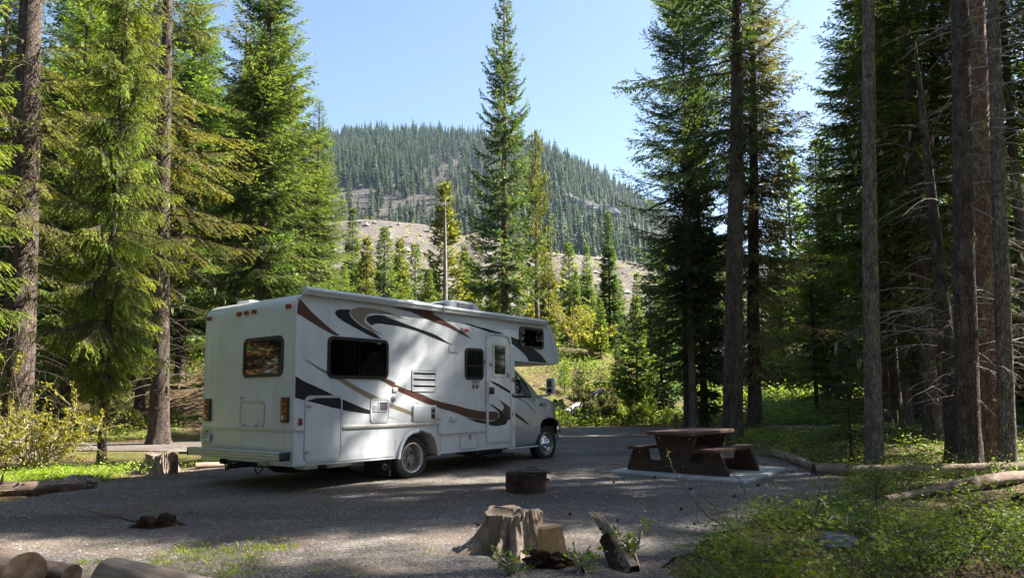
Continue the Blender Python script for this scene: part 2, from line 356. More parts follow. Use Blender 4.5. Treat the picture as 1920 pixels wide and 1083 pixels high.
# forested mountain
HU = [-900, 0, 300, 560, 620, 700, 800, 900, 1000, 1060, 1120, 1180, 1240, 1300, 1420, 1600, 2000, 2800]
HV = [330, 300, 285, 262, 258, 250, 254, 258, 275, 298, 328, 364, 402, 440, 500, 560, 640, 690]
def hill_pt(u, t):
    v = float(np.interp(u, HU, HV)); d = 240 + 520 * min(t, 1) + 700 * max(t - 1, 0)
    top = W(u, v, 760.0); x = (u - 960) / F_PX * d
    nz = noise.noise(Vector((x * 0.012, d * 0.012, 3.0))) * 16 + noise.noise(Vector((x * 0.04, d * 0.04, 8.0))) * 5
    z = 10 + (top.z - 10) * (t ** 0.92) + nz * (1 - t) * t * 2.5 if t <= 1 else top.z - (t - 1) * top.z * 0.8
    return Vector((x, d, z))
tag(grid_surface('mountain', np.linspace(-900, 2800, 160), np.concatenate([np.linspace(0, 1, 46), np.linspace(1.08, 2, 6)]), hill_pt, M['hill']), kind='structure')

# the valley's thin haze
hz = bpy.data.materials.new('haze'); hz.use_nodes = True; hn = hz.node_tree.nodes; hn.clear()
ho = hn.new('ShaderNodeOutputMaterial'); hv = hn.new('ShaderNodeVolumePrincipled'); hv.inputs['Density'].default_value = 0.00009; hv.inputs['Color'].default_value = (0.50, 0.74, 1.0, 1); hv.inputs['Anisotropy'].default_value = 0.2
hz.node_tree.links.new(hv.outputs[0], ho.inputs['Volume'])
o = box('haze', -2750, 2750, -1000, 3750, -25, 420, hz); tag(o, kind='stuff')
# ================================================================= trees
def rnd_unit(n):
    v = rng.normal(size=(n, 3)); return v / np.linalg.norm(v, axis=1)[:, None]
def norm(v): return v / (np.linalg.norm(v, axis=-1, keepdims=True) + 1e-9)
def kites(P, D, L, Wd, Nn):
    """pointed leaf/needle-spray shapes: base P, direction D, length L, width Wd, facing Nn -> V, F(quads)"""
    S = norm(np.cross(D, Nn)); L = np.asarray(L)[:, None]; Wd = np.asarray(Wd)[:, None]
    a = P; b = P + D * L * 0.42 + S * Wd * 0.5; c = P + D * L; d = P + D * L * 0.42 - S * Wd * 0.5
    V = np.stack([a, b, c, d], 1).reshape(-1, 3); n = len(P)
    F = (np.arange(n)[:, None] * 4 + np.arange(4)[None, :])
    return V, F

def conifer_mesh(name, H, R, mat, zb=0.1, nb=120, ns=30, nk=10, kl=0.12, kw=0.045, droop=0.25, up=0.12, hang=0.35, prof=0.85,
                 top_pitch=0.6, low_pitch=-0.15, irregular=0.25, dead_in=0.0, dead_low=0.0, wood=True, whorl=0.0, shoot=0.42, seed=1, one_side=None, tipbright=0.5, gap=0.0):
    """foliage of a spruce or fir: branches -> side shoots -> needle sprays. returns mesh (slot 0 needles, slot 1 twigs)"""
    global rng
    keep = rng; rng = np.random.default_rng(seed)
    f = np.sort(rng.uniform(0, 1, nb) ** 0.85)                     # 0 at the crown's foot, 1 at the tip
    if whorl: f = np.clip(np.round(f * whorl) / whorl + rng.normal(0, 0.006, nb), 0, 0.985)
    z0 = H * (zb + (1 - zb) * f)
    phi = np.arange(nb) * 2.39996 + rng.uniform(-.5, .5, nb)
    if one_side is not None:
        az, k = one_side; w = 0.55 + 0.45 * np.cos(phi - az); lenmul = (1 - k) + k * w * 1.6
    else: lenmul = np.ones(nb)
    low = np.clip(f / 0.12, 0.45, 1)
    Lb = R * ((1 - f) ** prof) * low * rng.uniform(1 - irregular, 1 + irregular, nb) * lenmul + 0.03 * R
    if gap: Lb *= np.where(rng.uniform(0, 1, nb) < gap, 0.35, 1)
    pitch = low_pitch + (top_pitch - low_pitch) * f + rng.normal(0, 0.08, nb)
    O = np.stack([np.cos(phi), np.sin(phi), 0 * phi], 1); S = np.stack([-np.sin(phi), np.cos(phi), 0 * phi], 1); U = np.array([0, 0, 1.0])
    def bp(bi, t):                                                # point on branch
        L = Lb[bi]; r = L * t * np.cos(pitch[bi]); z = L * t * np.sin(pitch[bi]) - droop * L * t ** 1.6 * (1 - f[bi] * 0.7) + up * L * t ** 3.5
        sw = 0.06 * L * np.sin(t * 3 + bi) * t
        return O[bi] * r[:, None] + S[bi] * sw[:, None] + U * (z0[bi] + z)[:, None]
    def bd(bi, t): return norm(bp(bi, np.minimum(t + .03, 1.03)) - bp(bi, t - .0))
    # side shoots
    cnt = np.maximum(4, (ns * np.clip(Lb / R, 0.12, 1.3)).astype(int))
    bi = np.repeat(np.arange(nb), cnt); k = np.concatenate([np.arange(c) for c in cnt]); cc = cnt[bi]
    t = 0.12 + 0.88 * (k + rng.uniform(0, 1, len(k))) / cc; side = np.where(k % 2 == 0, 1.0, -1.0)
    P = bp(bi, t); D0 = bd(bi, t)
    ls = (shoot * Lb[bi] * (1 - t) ** 0.75 + 0.06 * Lb[bi] + kl * 0.8) * rng.uniform(0.6, 1.2, len(bi))
    h = hang * rng.uniform(0.3, 1.4, len(bi))
    SD = norm(D0 * (0.75 + 0.5 * t)[:, None] + S[bi] * (side * rng.uniform(0.55, 0.95, len(bi)))[:, None] - U * h[:, None] + rng.normal(0, 0.12, (len(bi), 3)))
    # needle sprays along the shoots
    ck = np.maximum(2, (nk * np.clip(ls / (shoot * R * 0.6 + 1e-6), 0.2, 1.6)).astype(int))
    si = np.repeat(np.arange(len(bi)), ck); q = np.concatenate([np.arange(c) for c in ck]); tq = (q + rng.uniform(0, 1, len(q))) / ck[si]
    curve = -U * (0.28 * hang * (ls[si] * tq ** 2))[:, None]
    KP = P[si] + SD[si] * (ls[si] * tq)[:, None] + curve
    sd2 = np.where(q % 2 == 0, 1.0, -1.0); lat = norm(np.cross(SD[si], U + rng.normal(0, 0.25, (len(si), 3))))
    KD = norm(SD[si] * 0.9 + lat * (sd2 * rng.uniform(0.25, 0.8, len(si)))[:, None] - U * (hang * rng.uniform(0, 0.7, len(si)))[:, None] + rng.normal(0, 0.1, (len(si), 3)))
    KL = kl * rng.uniform(0.7, 1.3, len(si)); KW = kw * rng.uniform(0.7, 1.3, len(si))
    KN = norm(U + rng.normal(0, 0.55, (len(si), 3)))
    V, F = kites(KP, KD, KL, KW, KN)
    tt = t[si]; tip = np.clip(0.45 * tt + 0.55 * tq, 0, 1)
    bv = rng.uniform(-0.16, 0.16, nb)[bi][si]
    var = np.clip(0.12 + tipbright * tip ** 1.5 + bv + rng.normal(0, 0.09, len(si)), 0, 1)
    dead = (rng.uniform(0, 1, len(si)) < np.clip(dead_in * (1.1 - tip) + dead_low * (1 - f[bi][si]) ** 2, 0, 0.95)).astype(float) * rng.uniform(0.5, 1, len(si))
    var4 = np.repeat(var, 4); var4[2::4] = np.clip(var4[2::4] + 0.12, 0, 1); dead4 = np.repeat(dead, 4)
    Fs = [F]; mi = [np.zeros(len(F), int)]; Vs = [V]; off = len(V)
    if wood:                                                      # branch wood, 3-sided
        seg = 5; tt = np.linspace(0, 0.97, seg); B = np.repeat(np.arange(nb), seg); TT = np.tile(tt, nb)
        C = bp(B, TT).reshape(nb, seg, 3); rr = (0.006 + 0.011 * Lb)[:, None] * (1 - 0.85 * tt)[None, :]
        an = np.array([0.5, 2.6, 4.7]); ring = (np.cos(an)[None, None, :, None] * S[:, None, None, :] + np.sin(an)[None, None, :, None] * U)
        BV = (C[:, :, None, :] + ring * rr[:, :, None, None]).reshape(-1, 3)
        base = (np.arange(nb)[:, None, None] * seg + np.arange(seg - 1)[None, :, None]) * 3 + off
        j = np.arange(3)[None, None, :]; kk = (j + 1) % 3
        BF = np.stack([base + j, base + kk, base + 3 + kk, base + 3 + j], -1).reshape(-1, 4)
        Vs.append(BV); Fs.append(BF); mi.append(np.ones(len(BF), int)); off += len(BV)
        # shoot wood: one thin blade each
        e = P + SD * ls[:, None] * 0.85; w = norm(np.cross(SD, U)) * 0.004 * (1 + ls)[:, None]
        SV = np.stack([P - w, P + w, e], 1).reshape(-1, 3); SF3 = (np.arange(len(P))[:, None] * 3 + np.arange(3)[None]) + off
        Vs.append(SV); Fs.append(SF3); mi.append(np.ones(len(SF3), int)); off += len(SV)
    V = np.concatenate(Vs); at = np.zeros(len(V)); at[:len(var4)] = var4; ad = np.zeros(len(V)); ad[:len(dead4)] = dead4
    me = np_mesh(name, V, Fs, [mat, M['twig']], np.concatenate(mi), {'var': at, 'dead': ad})
    rng = keep
    return me

def trunk_mesh(name, H, r0, mat, r_top=0.02, lean=0.0, seed=1, knots=40, knot_to=0.5, sides=14, flare=1.35, buried=0.25):
    rs = np.random.default_rng(seed); seg = 26
    z = np.concatenate([[-buried, 0, 0.12, 0.3, 0.6], np.linspace(1.0, H, seg)]); N = len(z)
    r = r0 * (1 - np.clip(z / H, 0, 1)) ** 0.8 + r_top; fl = 1 + (flare - 1) * np.exp(-np.clip(z, 0, 9) / 0.28); r = r * fl
    cx = 0.10 * r0 * np.sin(z * 0.5 + seed) + lean * z; cy = 0.10 * r0 * np.cos(z * 0.4 + seed * 2)
    an = np.linspace(0, 2 * np.pi, sides, endpoint=False)
    rr = r[:, None] * (1 + 0.05 * np.sin(an * 3 + seed)[None, :] + 0.14 * np.exp(-np.clip(z, 0, 9) / 0.25)[:, None] * np.sin(an * 5 + seed)[None, :] + rs.normal(0, 0.018, (N, sides)))
    V = np.stack([cx[:, None] + rr * np.cos(an), cy[:, None] + rr * np.sin(an), np.repeat(z[:, None], sides, 1)], -1).reshape(-1, 3)
    i = np.arange(N - 1)[:, None] * sides; j = np.arange(sides)[None, :]; k = (j + 1) % sides
    Fs = [np.stack([i + j, i + k, i + sides + k, i + sides + j], -1).reshape(-1, 4)]; Vs = [V]; off = len(V)
    for q in range(knots):                                        # stubs of dead branches
        zz = rs.uniform(0.6, H * knot_to); a = rs.uniform(0, 6.283); rz = float(np.interp(zz, z, r)); c = np.array([np.interp(zz, z, cx), np.interp(zz, z, cy), zz])
        o = np.array([math.cos(a), math.sin(a), rs.uniform(-.3, .2)]); L = rs.uniform(0.02, 0.10)
        TV, TF = tube_arrays([c + o * rz * 0.9, c + o * (rz + L)], [0.022, 0.010], 5); Vs.append(TV); Fs += [g + off for g in TF]; off += len(TV)
    return np_mesh(name, np.concatenate(Vs), Fs, mat, smooth=True)

def twigs_mesh(name, H0, H1, n, Lm, mat, r0=0.15, seed=3, droop=0.5, sub=3, thick=0.010, lichen=0, az=None, azw=3.14159, pitch=0.1):
    """bare dead branches; slot 0 wood, slot 1 hanging lichen"""
    rs = np.random.default_rng(seed); Vs = []; Fs = []; off = 0; mi = []
    def add(pts, rad_, m=0, k=4):
        nonlocal off
        V, F = tube_arrays(pts, rad_, k, cap=False); Vs.append(V); Fs.extend([g + off for g in F]); mi.extend([m] * sum(len(g) for g in F)); off += len(V)
    for q in range(n):
        z = rs.uniform(H0, H1); a = (rs.uniform(-azw, azw) + az) if az is not None else rs.uniform(0, 6.283); L = Lm * rs.uniform(0.3, 1.15)
        o = np.array([math.cos(a), math.sin(a), 0]); s = np.array([-math.sin(a), math.cos(a), 0]); p0 = pitch + rs.normal(0, .25)
        t = np.linspace(0, 1, 6); w = rs.normal(0, .12)
        pts = [o * (r0 * 0.7 + L * q_) + s * (w * L * q_ ** 2 + rs.normal(0, .012)) + np.array([0, 0, z + L * (p0 * q_ - droop * q_ ** 2) + rs.normal(0, .01)]) for q_ in t]
        add(pts, [thick * (1 - 0.85 * q_) * (0.6 + L * 0.3) for q_ in t])
        for k in range(rs.integers(0, sub + 1)):
            i = rs.integers(1, 5); b = pts[i]; sg = rs.choice([-1, 1]); l = L * rs.uniform(0.15, 0.4)
            d = o * rs.uniform(.2, .8) + s * sg * rs.uniform(.4, .9) + np.array([0, 0, -rs.uniform(.1, .8)]); d /= np.linalg.norm(d)
            add([b, b + d * l * 0.5 + rs.normal(0, .01, 3), b + d * l + np.array([0, 0, -0.1 * l])], [thick * .5, thick * .35, thick * .12], 0, 3)
        for k in range(rs.poisson(lichen)):
            i = rs.integers(1, 6); b = pts[i]; l = rs.uniform(.06, .28)
            for _ in range(4):
                jx = rs.normal(0, .03, 3) * [1, 1, .2]
                add([b + jx, b + jx * .6 + [0, 0, -l * .6], b + jx * .2 + [0, 0, -l * rs.uniform(.8, 1.1)]], [.010, .014, .003], 1, 3)
    me = np_mesh(name, np.concatenate(Vs), Fs, [mat, M['lichen']], mi, smooth=True); return me

MESH = {}
def CM(key, **kw): MESH[key] = conifer_mesh('foliage', **kw); return MESH[key]
# crown kinds (built once, shared by copies)
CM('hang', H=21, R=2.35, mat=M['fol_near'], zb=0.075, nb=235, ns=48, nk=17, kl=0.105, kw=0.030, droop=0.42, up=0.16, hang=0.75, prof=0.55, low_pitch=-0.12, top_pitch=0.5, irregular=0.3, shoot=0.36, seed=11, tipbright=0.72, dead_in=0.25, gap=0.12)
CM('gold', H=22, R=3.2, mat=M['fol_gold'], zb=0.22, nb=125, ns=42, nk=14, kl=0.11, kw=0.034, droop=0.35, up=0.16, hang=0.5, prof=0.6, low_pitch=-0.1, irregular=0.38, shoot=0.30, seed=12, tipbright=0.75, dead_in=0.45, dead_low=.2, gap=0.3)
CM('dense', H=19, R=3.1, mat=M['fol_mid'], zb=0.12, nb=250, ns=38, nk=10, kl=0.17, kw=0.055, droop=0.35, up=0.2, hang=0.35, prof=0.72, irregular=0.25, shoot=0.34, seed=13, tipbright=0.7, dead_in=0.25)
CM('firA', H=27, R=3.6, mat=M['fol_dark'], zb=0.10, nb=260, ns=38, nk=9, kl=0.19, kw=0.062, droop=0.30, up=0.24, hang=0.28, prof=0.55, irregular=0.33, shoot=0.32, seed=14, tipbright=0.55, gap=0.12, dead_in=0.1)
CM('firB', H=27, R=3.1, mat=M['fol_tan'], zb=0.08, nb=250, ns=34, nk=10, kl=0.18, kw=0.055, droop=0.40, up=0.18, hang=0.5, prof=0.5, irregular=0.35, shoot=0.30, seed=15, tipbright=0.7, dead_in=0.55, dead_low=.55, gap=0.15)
CM('spire', H=20, R=2.3, mat=M['fol_mid'], zb=0.05, nb=260, ns=20, nk=5, kl=0.32, kw=0.15, droop=0.30, up=0.28, hang=0.22, prof=0.8, irregular=0.25, shoot=0.34, seed=16, tipbright=0.6, whorl=34, dead_in=0.08)
CM('spire2', H=20, R=2.0, mat=M['fol_dark'], zb=0.03, nb=260, ns=18, nk=5, kl=0.34, kw=0.16, droop=0.25, up=0.22, hang=0.2, prof=0.9, irregular=0.18, shoot=0.34, seed=17, tipbright=0.6)
CM('centre', H=24.5, R=3.1, mat=M['fol_centre'], zb=0.04, nb=330, ns=26, nk=6, kl=0.28, kw=0.12, droop=0.30, up=0.30, hang=0.22, prof=0.62, irregular=0.42, shoot=0.30, seed=18, tipbright=0.55, whorl=46, gap=0.12, dead_in=0.2)
CM('pine', H=17, R=2.4, mat=M['fol_gold'], zb=0.2, nb=170, ns=16, nk=7, kl=0.28, kw=0.10, droop=-0.1, up=0.45, hang=-0.25, prof=0.55, irregular=0.45, shoot=0.32, seed=19, tipbright=0.45, gap=0.3)
CM('mid1', H=12, R=2.0, mat=M['fol_mid'], zb=0.03, nb=170, ns=15, nk=4, kl=0.34, kw=0.17, droop=0.25, up=0.25, hang=0.2, prof=0.85, irregular=0.3, shoot=0.36, seed=20, tipbright=0.7)
CM('mid2', H=12, R=1.7, mat=M['fol_gold'], zb=0.05, nb=150, ns=14, nk=4, kl=0.34, kw=0.16, droop=0.1, up=0.3, hang=0.1, prof=0.8, irregular=0.35, shoot=0.36, seed=21, tipbright=0.6, gap=.15)
CM('mid3', H=12, R=2.4, mat=M['fol_dark'], zb=0.02, nb=180, ns=15, nk=4, kl=0.36, kw=0.19, droop=0.35, up=0.25, hang=0.3, prof=0.7, irregular=0.25, shoot=0.36, seed=22, tipbright=0.6)
CM('smallfir', H=4.6, R=1.75, mat=M['fol_dark'], zb=0.13, nb=105, ns=30, nk=8, kl=0.09, kw=0.032, droop=0.25, up=0.1, hang=0.25, prof=0.8, irregular=0.35, shoot=0.34, seed=23, tipbright=0.6)
CM('seedling', H=0.95, R=0.62, mat=M['fol_bush'], zb=0.06, nb=34, ns=22, nk=9, kl=0.035, kw=0.010, droop=0.1, up=0.1, hang=0.05, prof=0.8, top_pitch=0.7, low_pitch=0.25, shoot=0.36, seed=24, tipbright=0.5)
CM('youngpine', H=2.6, R=0.9, mat=M['fol_bush'], zb=0.05, nb=60, ns=14, nk=6, kl=0.11, kw=0.035, droop=0.0, up=0.3, hang=0.0, prof=0.7, top_pitch=0.9, low_pitch=0.3, shoot=0.36, seed=25, tipbright=0.5)
CM('rust', H=14, R=3.0, mat=M['fol_rust'], zb=0.08, nb=120, ns=14, nk=4, kl=0.28, kw=0.12, droop=0.3, up=0.1, hang=0.25, prof=0.8, irregular=0.3, seed=26)
MESH['hang2'] = None
def TM(key, *a, **k): MESH[key] = trunk_mesh('trunk', *a, **k)
TM('t21', 21, 0.17, M['bark'], seed=1); TM('t22', 22, 0.27, M['bark'], seed=2, knots=90, knot_to=0.6); TM('t19', 19, 0.21, M['bark'], seed=3)
TM('t27', 27, 0.25, M['bark_grey'], seed=4, knots=60); TM('t27b', 27, 0.32, M['bark'], seed=5, knots=110, knot_to=0.7); TM('t20', 20, 0.19, M['bark'], seed=6, knots=10)
TM('t24', 24.5, 0.24, M['bark_red'], seed=7, knots=20); TM('t17', 17, 0.18, M['bark_red'], seed=8, knots=10); TM('t12', 12, 0.11, M['bark'], seed=9, knots=6, sides=8)
TM('t4', 4.6, 0.055, M['bark'], seed=10, knots=6, sides=8, r_top=0.006); TM('t1', 0.95, 0.012, M['bark'], seed=11, knots=0, sides=6, r_top=0.002, flare=1.1, buried=.05)
TM('t2', 2.6, 0.03, M['bark'], seed=12, knots=0, sides=6, r_top=0.004, flare=1.1, buried=.1); TM('t14', 14, 0.15, M['bark_grey'], seed=13, knots=10)
TM('bare17', 23, 0.145, M['bark_grey'], seed=21, knots=120, knot_to=0.9); TM('bare20', 24, 0.20, M['bark'], seed=22, knots=110, knot_to=0.8)
TM('bare22', 24, 0.25, M['bark_red'], seed=23, knots=120, knot_to=0.8); TM('bare15', 22, 0.125, M['bark_grey'], seed=24, knots=100, knot_to=0.8)
TM('lean15', 9.5, 0.18, M['bark'], seed=25, knots=60, knot_to=0.8, lean=-0.035)

MESH['deadA'] = twigs_mesh('dead_branches', 2.0, 17.0, 62, 1.5, M['twig'], 0.14, 31, lichen=0.6, droop=.55)
MESH['deadB'] = twigs_mesh('dead_branches', 1.6, 14.0, 58, 1.8, M['twig_pale'], 0.12, 32, lichen=0.5, droop=.45, thick=.011, az=0.2, azw=1.9)
MESH['deadC'] = twigs_mesh('dead_branches', 1.2, 12.0, 130, 1.9, M['twig'], 0.2, 33, lichen=0.4, droop=.35)
MESH['deadD'] = twigs_mesh('dead_branches', 0.9, 6.5, 60, 2.0, M['twig_pale'], 0.2, 34, droop=.35, sub=5, thick=.009)
MESH['deadE'] = twigs_mesh('dead_branches', 2.5, 10, 38, 2.0, M['twig_pale'], 0.2, 35, droop=.4, sub=4, thick=.012, lichen=.5)

NAT = dict(hang=21, gold=22, dense=19, firA=27, firB=27, spire=20, spire2=20, centre=24.5, pine=17, mid1=12, mid2=12, mid3=12, smallfir=4.6, seedling=.95, youngpine=2.6, rust=14)
TRK = dict(hang='t21', gold='t22', dense='t19', firA='t27', firB='t27b', spire='t20', spire2='t20', centre='t24', pine='t17', mid1='t12', mid2='t12', mid3='t12', smallfir='t4', seedling='t1', youngpine='t2', rust='t14')
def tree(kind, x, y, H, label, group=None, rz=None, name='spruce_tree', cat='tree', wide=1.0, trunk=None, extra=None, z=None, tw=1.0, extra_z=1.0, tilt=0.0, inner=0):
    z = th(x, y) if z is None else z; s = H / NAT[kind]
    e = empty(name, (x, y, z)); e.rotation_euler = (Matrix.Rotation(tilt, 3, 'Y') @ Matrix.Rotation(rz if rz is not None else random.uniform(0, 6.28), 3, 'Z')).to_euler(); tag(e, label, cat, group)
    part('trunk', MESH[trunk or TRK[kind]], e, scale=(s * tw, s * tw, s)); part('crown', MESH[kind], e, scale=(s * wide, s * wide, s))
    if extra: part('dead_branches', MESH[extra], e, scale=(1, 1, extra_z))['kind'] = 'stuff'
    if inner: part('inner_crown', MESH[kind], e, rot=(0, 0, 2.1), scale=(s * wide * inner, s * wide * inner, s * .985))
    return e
def T(kind, u, dist, vtop, label, **kw):       # a tree whose foot is in photo column u, dist metres out, and whose tip is at row vtop
    b = W(u, 734, dist); z = th(b.x, b.y); H = W(u, vtop, dist).z - z
    return tree(kind, b.x, b.y, H, label, **kw)

# ---- left stand
T('gold', 35, 17.9, -560, 'huge dark trunked spruce at the left edge behind the yellow budding shrub', rz=1.0, trunk='t27b', extra='deadC', wide=.75, tw=1.25, tilt=-.03)
T('hang', 196, 16.0, -420, 'spruce with bright green drooping boughs in front of the left trunks', rz=0.4, tw=.6, wide=.74, inner=.6)
T('gold', 302, 21.1, -420, 'tall spruce with yellow green tips behind the small lit stump', rz=2.2, extra='deadC', tw=1.0, tilt=-.03, wide=.85)
T('dense', 482, 27.0, -140, 'dense lit spruce rising behind the rear of the motorhome', rz=0.2, wide=1.0, inner=.55)
T('gold', 436, 30.0, -60, 'slender brown trunk standing just left of the dense lit spruce', rz=4.0, wide=.55, trunk='t19')
T('dense', 585, 37.0, 190, 'shorter green spruce filling in beside the dense lit spruce', rz=3.3, wide=1.0)
T('hang', 120, 25, -80, 'shaded spruce between the two big left trunks', rz=2.0, extra='deadD')
T('gold', 262, 27.0, -60, 'thin dark trunk right beside the tall yellow green tipped spruce', rz=5.0, trunk='t19', wide=.6, extra='deadD')
T('hang', -140, 13.5, -420, 'spruce reaching its low bright boughs in from the left edge of the photo', rz=3.6, wide=.85, inner=.6)
T('dense', 372, 36, 60, 'spruce seen in the gap left of the slender brown trunk', rz=1.4)
T('firA', -40, 30, -200, 'dark spruce filling the far left behind the huge trunk', rz=1.4)
T('dense', 200, 38, 20, 'spruce filling the gap behind the bright drooping boughs', rz=2.4)
T('dense', 105, 27, -120, 'green spruce filling the gap right of the huge left trunk', rz=2.6, inner=.6)
T('dense', 335, 30, -60, 'green spruce filling the gap right of the yellow green tipped spruce', rz=5.6, wide=1.05, inner=.6)
T('firA', 240, 31, -160, 'darker spruce deep behind the bright drooping boughs', rz=0.6, wide=1.1)
# ---- centre
T('centre', 947, 37.0, -14, 'tall narrow spruce standing alone behind the middle of the motorhome', rz=0.9, wide=.70)
T('pine', 1008, 45.0, 250, 'upswept pine leaning out from behind the tall lone spruce', rz=0.5, name='pine_tree', wide=.6)
T('mid2', 832, 50.0, 348, 'golden brown spruce left of the tall lone spruce', rz=0.5, wide=1.05)
MID = [('spire', 655, 56, 392, 'dark slim spruce in front of the left end of the gravel ridge'), ('mid2', 683, 52, 448, 'yellow green spruce just right of the dark slim one before the ridge'),
       ('mid1', 717, 60, 428, 'small pointed dark spruce in front of the gravel ridge'), ('mid2', 746, 62, 452, 'small yellow tipped spruce over the motorhome roof'),
       ('mid1', 776, 66, 460, 'small sparse spruce next to the golden brown one'), ('mid1', 802, 47, 505, 'broad low spruce at the foot of the golden brown one'),
       ('mid1', 870, 55, 465, 'green spruce between the golden brown and the tall lone spruce'), ('mid1', 1070, 62, 458, 'rounded green spruce in front of the right part of the ridge'),
       ('spire', 1104, 60, 462, 'narrow spruce left of the tall dark pointed one above the bank'), ('spire2', 1146, 46, 398, 'tall dark pointed spruce behind the sunny bank'),
       ('mid3', 1161, 37.5, 640, 'short dark fir on the right slope of the sunny bank'), ('mid1', 1195, 33.5, 560, 'lit green fir at the foot of the bank left of the two pale trunks'),
       ('mid3', 1240, 36.0, 470, 'shaded fir behind the two pale trunks'), ('mid1', 640, 47, 500, 'green spruce against the left end of the motorhome roof line'),
       ('mid2', 1030, 50, 480, 'yellowish spruce at the right foot of the tall lone spruce'), ('mid1', 1128, 43, 560, 'small green spruce on top of the sunny bank')]
for k, u, d, v, lab in MID: T(k, u, d, v, lab)
# dead grey trunk before the golden spruce
b_ = W(833, 734, 46.0); e = empty('dead_tree', (b_.x, b_.y, th(b_.x, b_.y))); tag(e, 'bare pale dead trunk in front of the golden brown spruce', 'dead tree')
part('trunk', trunk_mesh('trunk', 9.6, 0.19, M['log_grey'], seed=44, knots=40, knot_to=0.95), e); part('dead_branches', twigs_mesh('dead_branches', 3, 9.3, 40, 0.6, M['twig_pale'], 0.08, 45), e)['kind'] = 'stuff'
# ---- right stand
T('firA', 1287, 29.0, -150, 'tall spruce with dark boughs left of the massive trunk', rz=0.3, trunk='t22', tw=0.75, wide=.95, tilt=.02, inner=.7)
e = T('firA', 1369, 20.3, -420, 'massive dark trunk behind the picnic table with boughs only high up', rz=3.4, trunk='t27b', tw=1.12, tilt=.05)
ch_ = next(c for c in e.children if c.name.startswith('crown')); ch_.data = conifer_mesh('foliage', H=27, R=2.6, mat=M['fol_dark'], zb=0.36, nb=120, ns=34, nk=8, kl=0.18, kw=0.065, droop=0.4, up=0.2, hang=0.45, prof=0.4, irregular=0.4, shoot=0.34, seed=51, one_side=(3.14, 0.8), tipbright=.5)
ch_.rotation_euler = (0, 0, -0.3 - 3.4)
T('firB', 1412, 28.9, -170, 'tall spruce with tan dead lower twigs right of the massive trunk', rz=1.3, tw=1.0, extra='deadD', tilt=.035, wide=1.08, inner=.65)
T('spire2', 1320, 30.5, 120, 'slim pale trunk nearer the massive trunk behind the picnic table', rz=1.3, trunk='t20', wide=.7)
MESH['bare_pale'] = trunk_mesh('trunk', 14, 0.155, M['bark_grey'], seed=61, knots=60, knot_to=.9)
e = T('mid3', 1298, 28.3, 230, 'slim pale trunk farther from the massive trunk behind the picnic table', rz=1.3, trunk='bare_pale', tw=.9); ch_ = next(c for c in e.children if c.name.startswith('crown')); ch_.location = (0, 0, 4.5); ch_.scale = (.45, .45, .5)
T('spire2', 1570, 42.0, 252, 'right one of the twin pointed firs in the sky gap', rz=.2, wide=.95)
T('spire', 1551, 43.5, 262, 'left one of the twin pointed firs in the sky gap', rz=2.2, wide=.9)
T('mid1', 1495, 55.0, 285, 'distant small spruce tip in the sky gap', rz=2.2, wide=.85)
T('dense', 1530, 36.0, 420, 'rounded fir below the twin pointed firs', rz=2.9, wide=1.1)
T('firA', 1755, 22.7, -260, 'broad dark spruce filling the right behind the bare trunks', rz=2.0, extra='deadE', tw=.9, tilt=.05)
T('firA', 1700, 30.0, -90, 'dark spruce deeper in behind the thin bare trunk', rz=5.0)
T('firA', 1880, 24.0, -260, 'shaded spruce behind the right edge trunks', rz=4.2, extra='deadD')
def bare(key, u, v, label, crown=None, extra=None, rz=0.0, base=None, cz=.45, ez=1.0, tilt=.045):
    g = G(u, v, 0.05); e = empty('spruce_tree', (g.x, g.y, th(g.x, g.y))); e.rotation_euler = (Matrix.Rotation(tilt, 3, 'Y') @ Matrix.Rotation(rz, 3, 'Z')).to_euler(); tag(e, label, 'tree'); part('trunk', MESH[key], e)
    if crown: part('crown', MESH[crown], e, loc=(0, 0, 11.6), scale=(cz * 1.5, cz * 1.5, cz * 1.5))
    if extra: part('dead_branches', MESH[extra], e, scale=(1, 1, ez))['kind'] = 'stuff'
    return e
bare('bare17', 1637, 870, 'thin straight bare trunk behind the long fallen log', 'hang', 'deadA', cz=.42)
bare('bare20', 1817, 872, 'left trunk of the three thick bare trunks at the right', 'hang', 'deadB', 0.0, cz=.5)
bare('bare22', 1855, 862, 'middle reddish trunk of the three bare trunks at the right', 'hang', 'deadC', 1.0, cz=.5)
bare('bare15', 1889, 877, 'slim rightmost trunk of the three bare trunks with pale twigs', 'hang', 'deadB', 0.3, cz=.45)
bare('lean15', 1797, 855, 'slanting trunk leaning left beside the three bare trunks', None, 'deadD', 0.0, tilt=0.0)
for u, v, key, lab in ((1657, 812, 't22', 'left trunk of the reddish pair standing beyond the back road'), (1676, 810, 't22', 'right trunk of the reddish pair standing beyond the back road'),
                       (1748, 826, 't19', 'trunk in the shade right of the reddish pair')):
    g = G(u, v); e = empty('spruce_tree', (g.x, g.y, th(g.x, g.y)), random.uniform(0, 6)); tag(e, lab, 'tree'); part('trunk', MESH[key], e); part('crown', MESH['dense'], e, loc=(0, 0, 2.5), scale=.85); part('dead_branches', MESH['deadE'], e)['kind'] = 'stuff'
e = T('smallfir', 1590, 15.9, 640, 'small dark fir with spreading boughs left of the thin bare trunk', rz=0.6, name='fir_tree', extra=None, wide=1.05)
T('seedling', 1632, 8.15, 868, 'little green fir seedling in the undergrowth before the long fallen log', rz=0.6, name='fir_seedling', cat='seedling')
T('youngpine', 1250, 27.5+5, 762, 'young pine beside the brown post across the back road', name='young_pine', cat='tree')
T('youngpine', 1190, 33, 765, 'young pine with reddish tip left of the brown post', name='young_pine', wide=1.5)

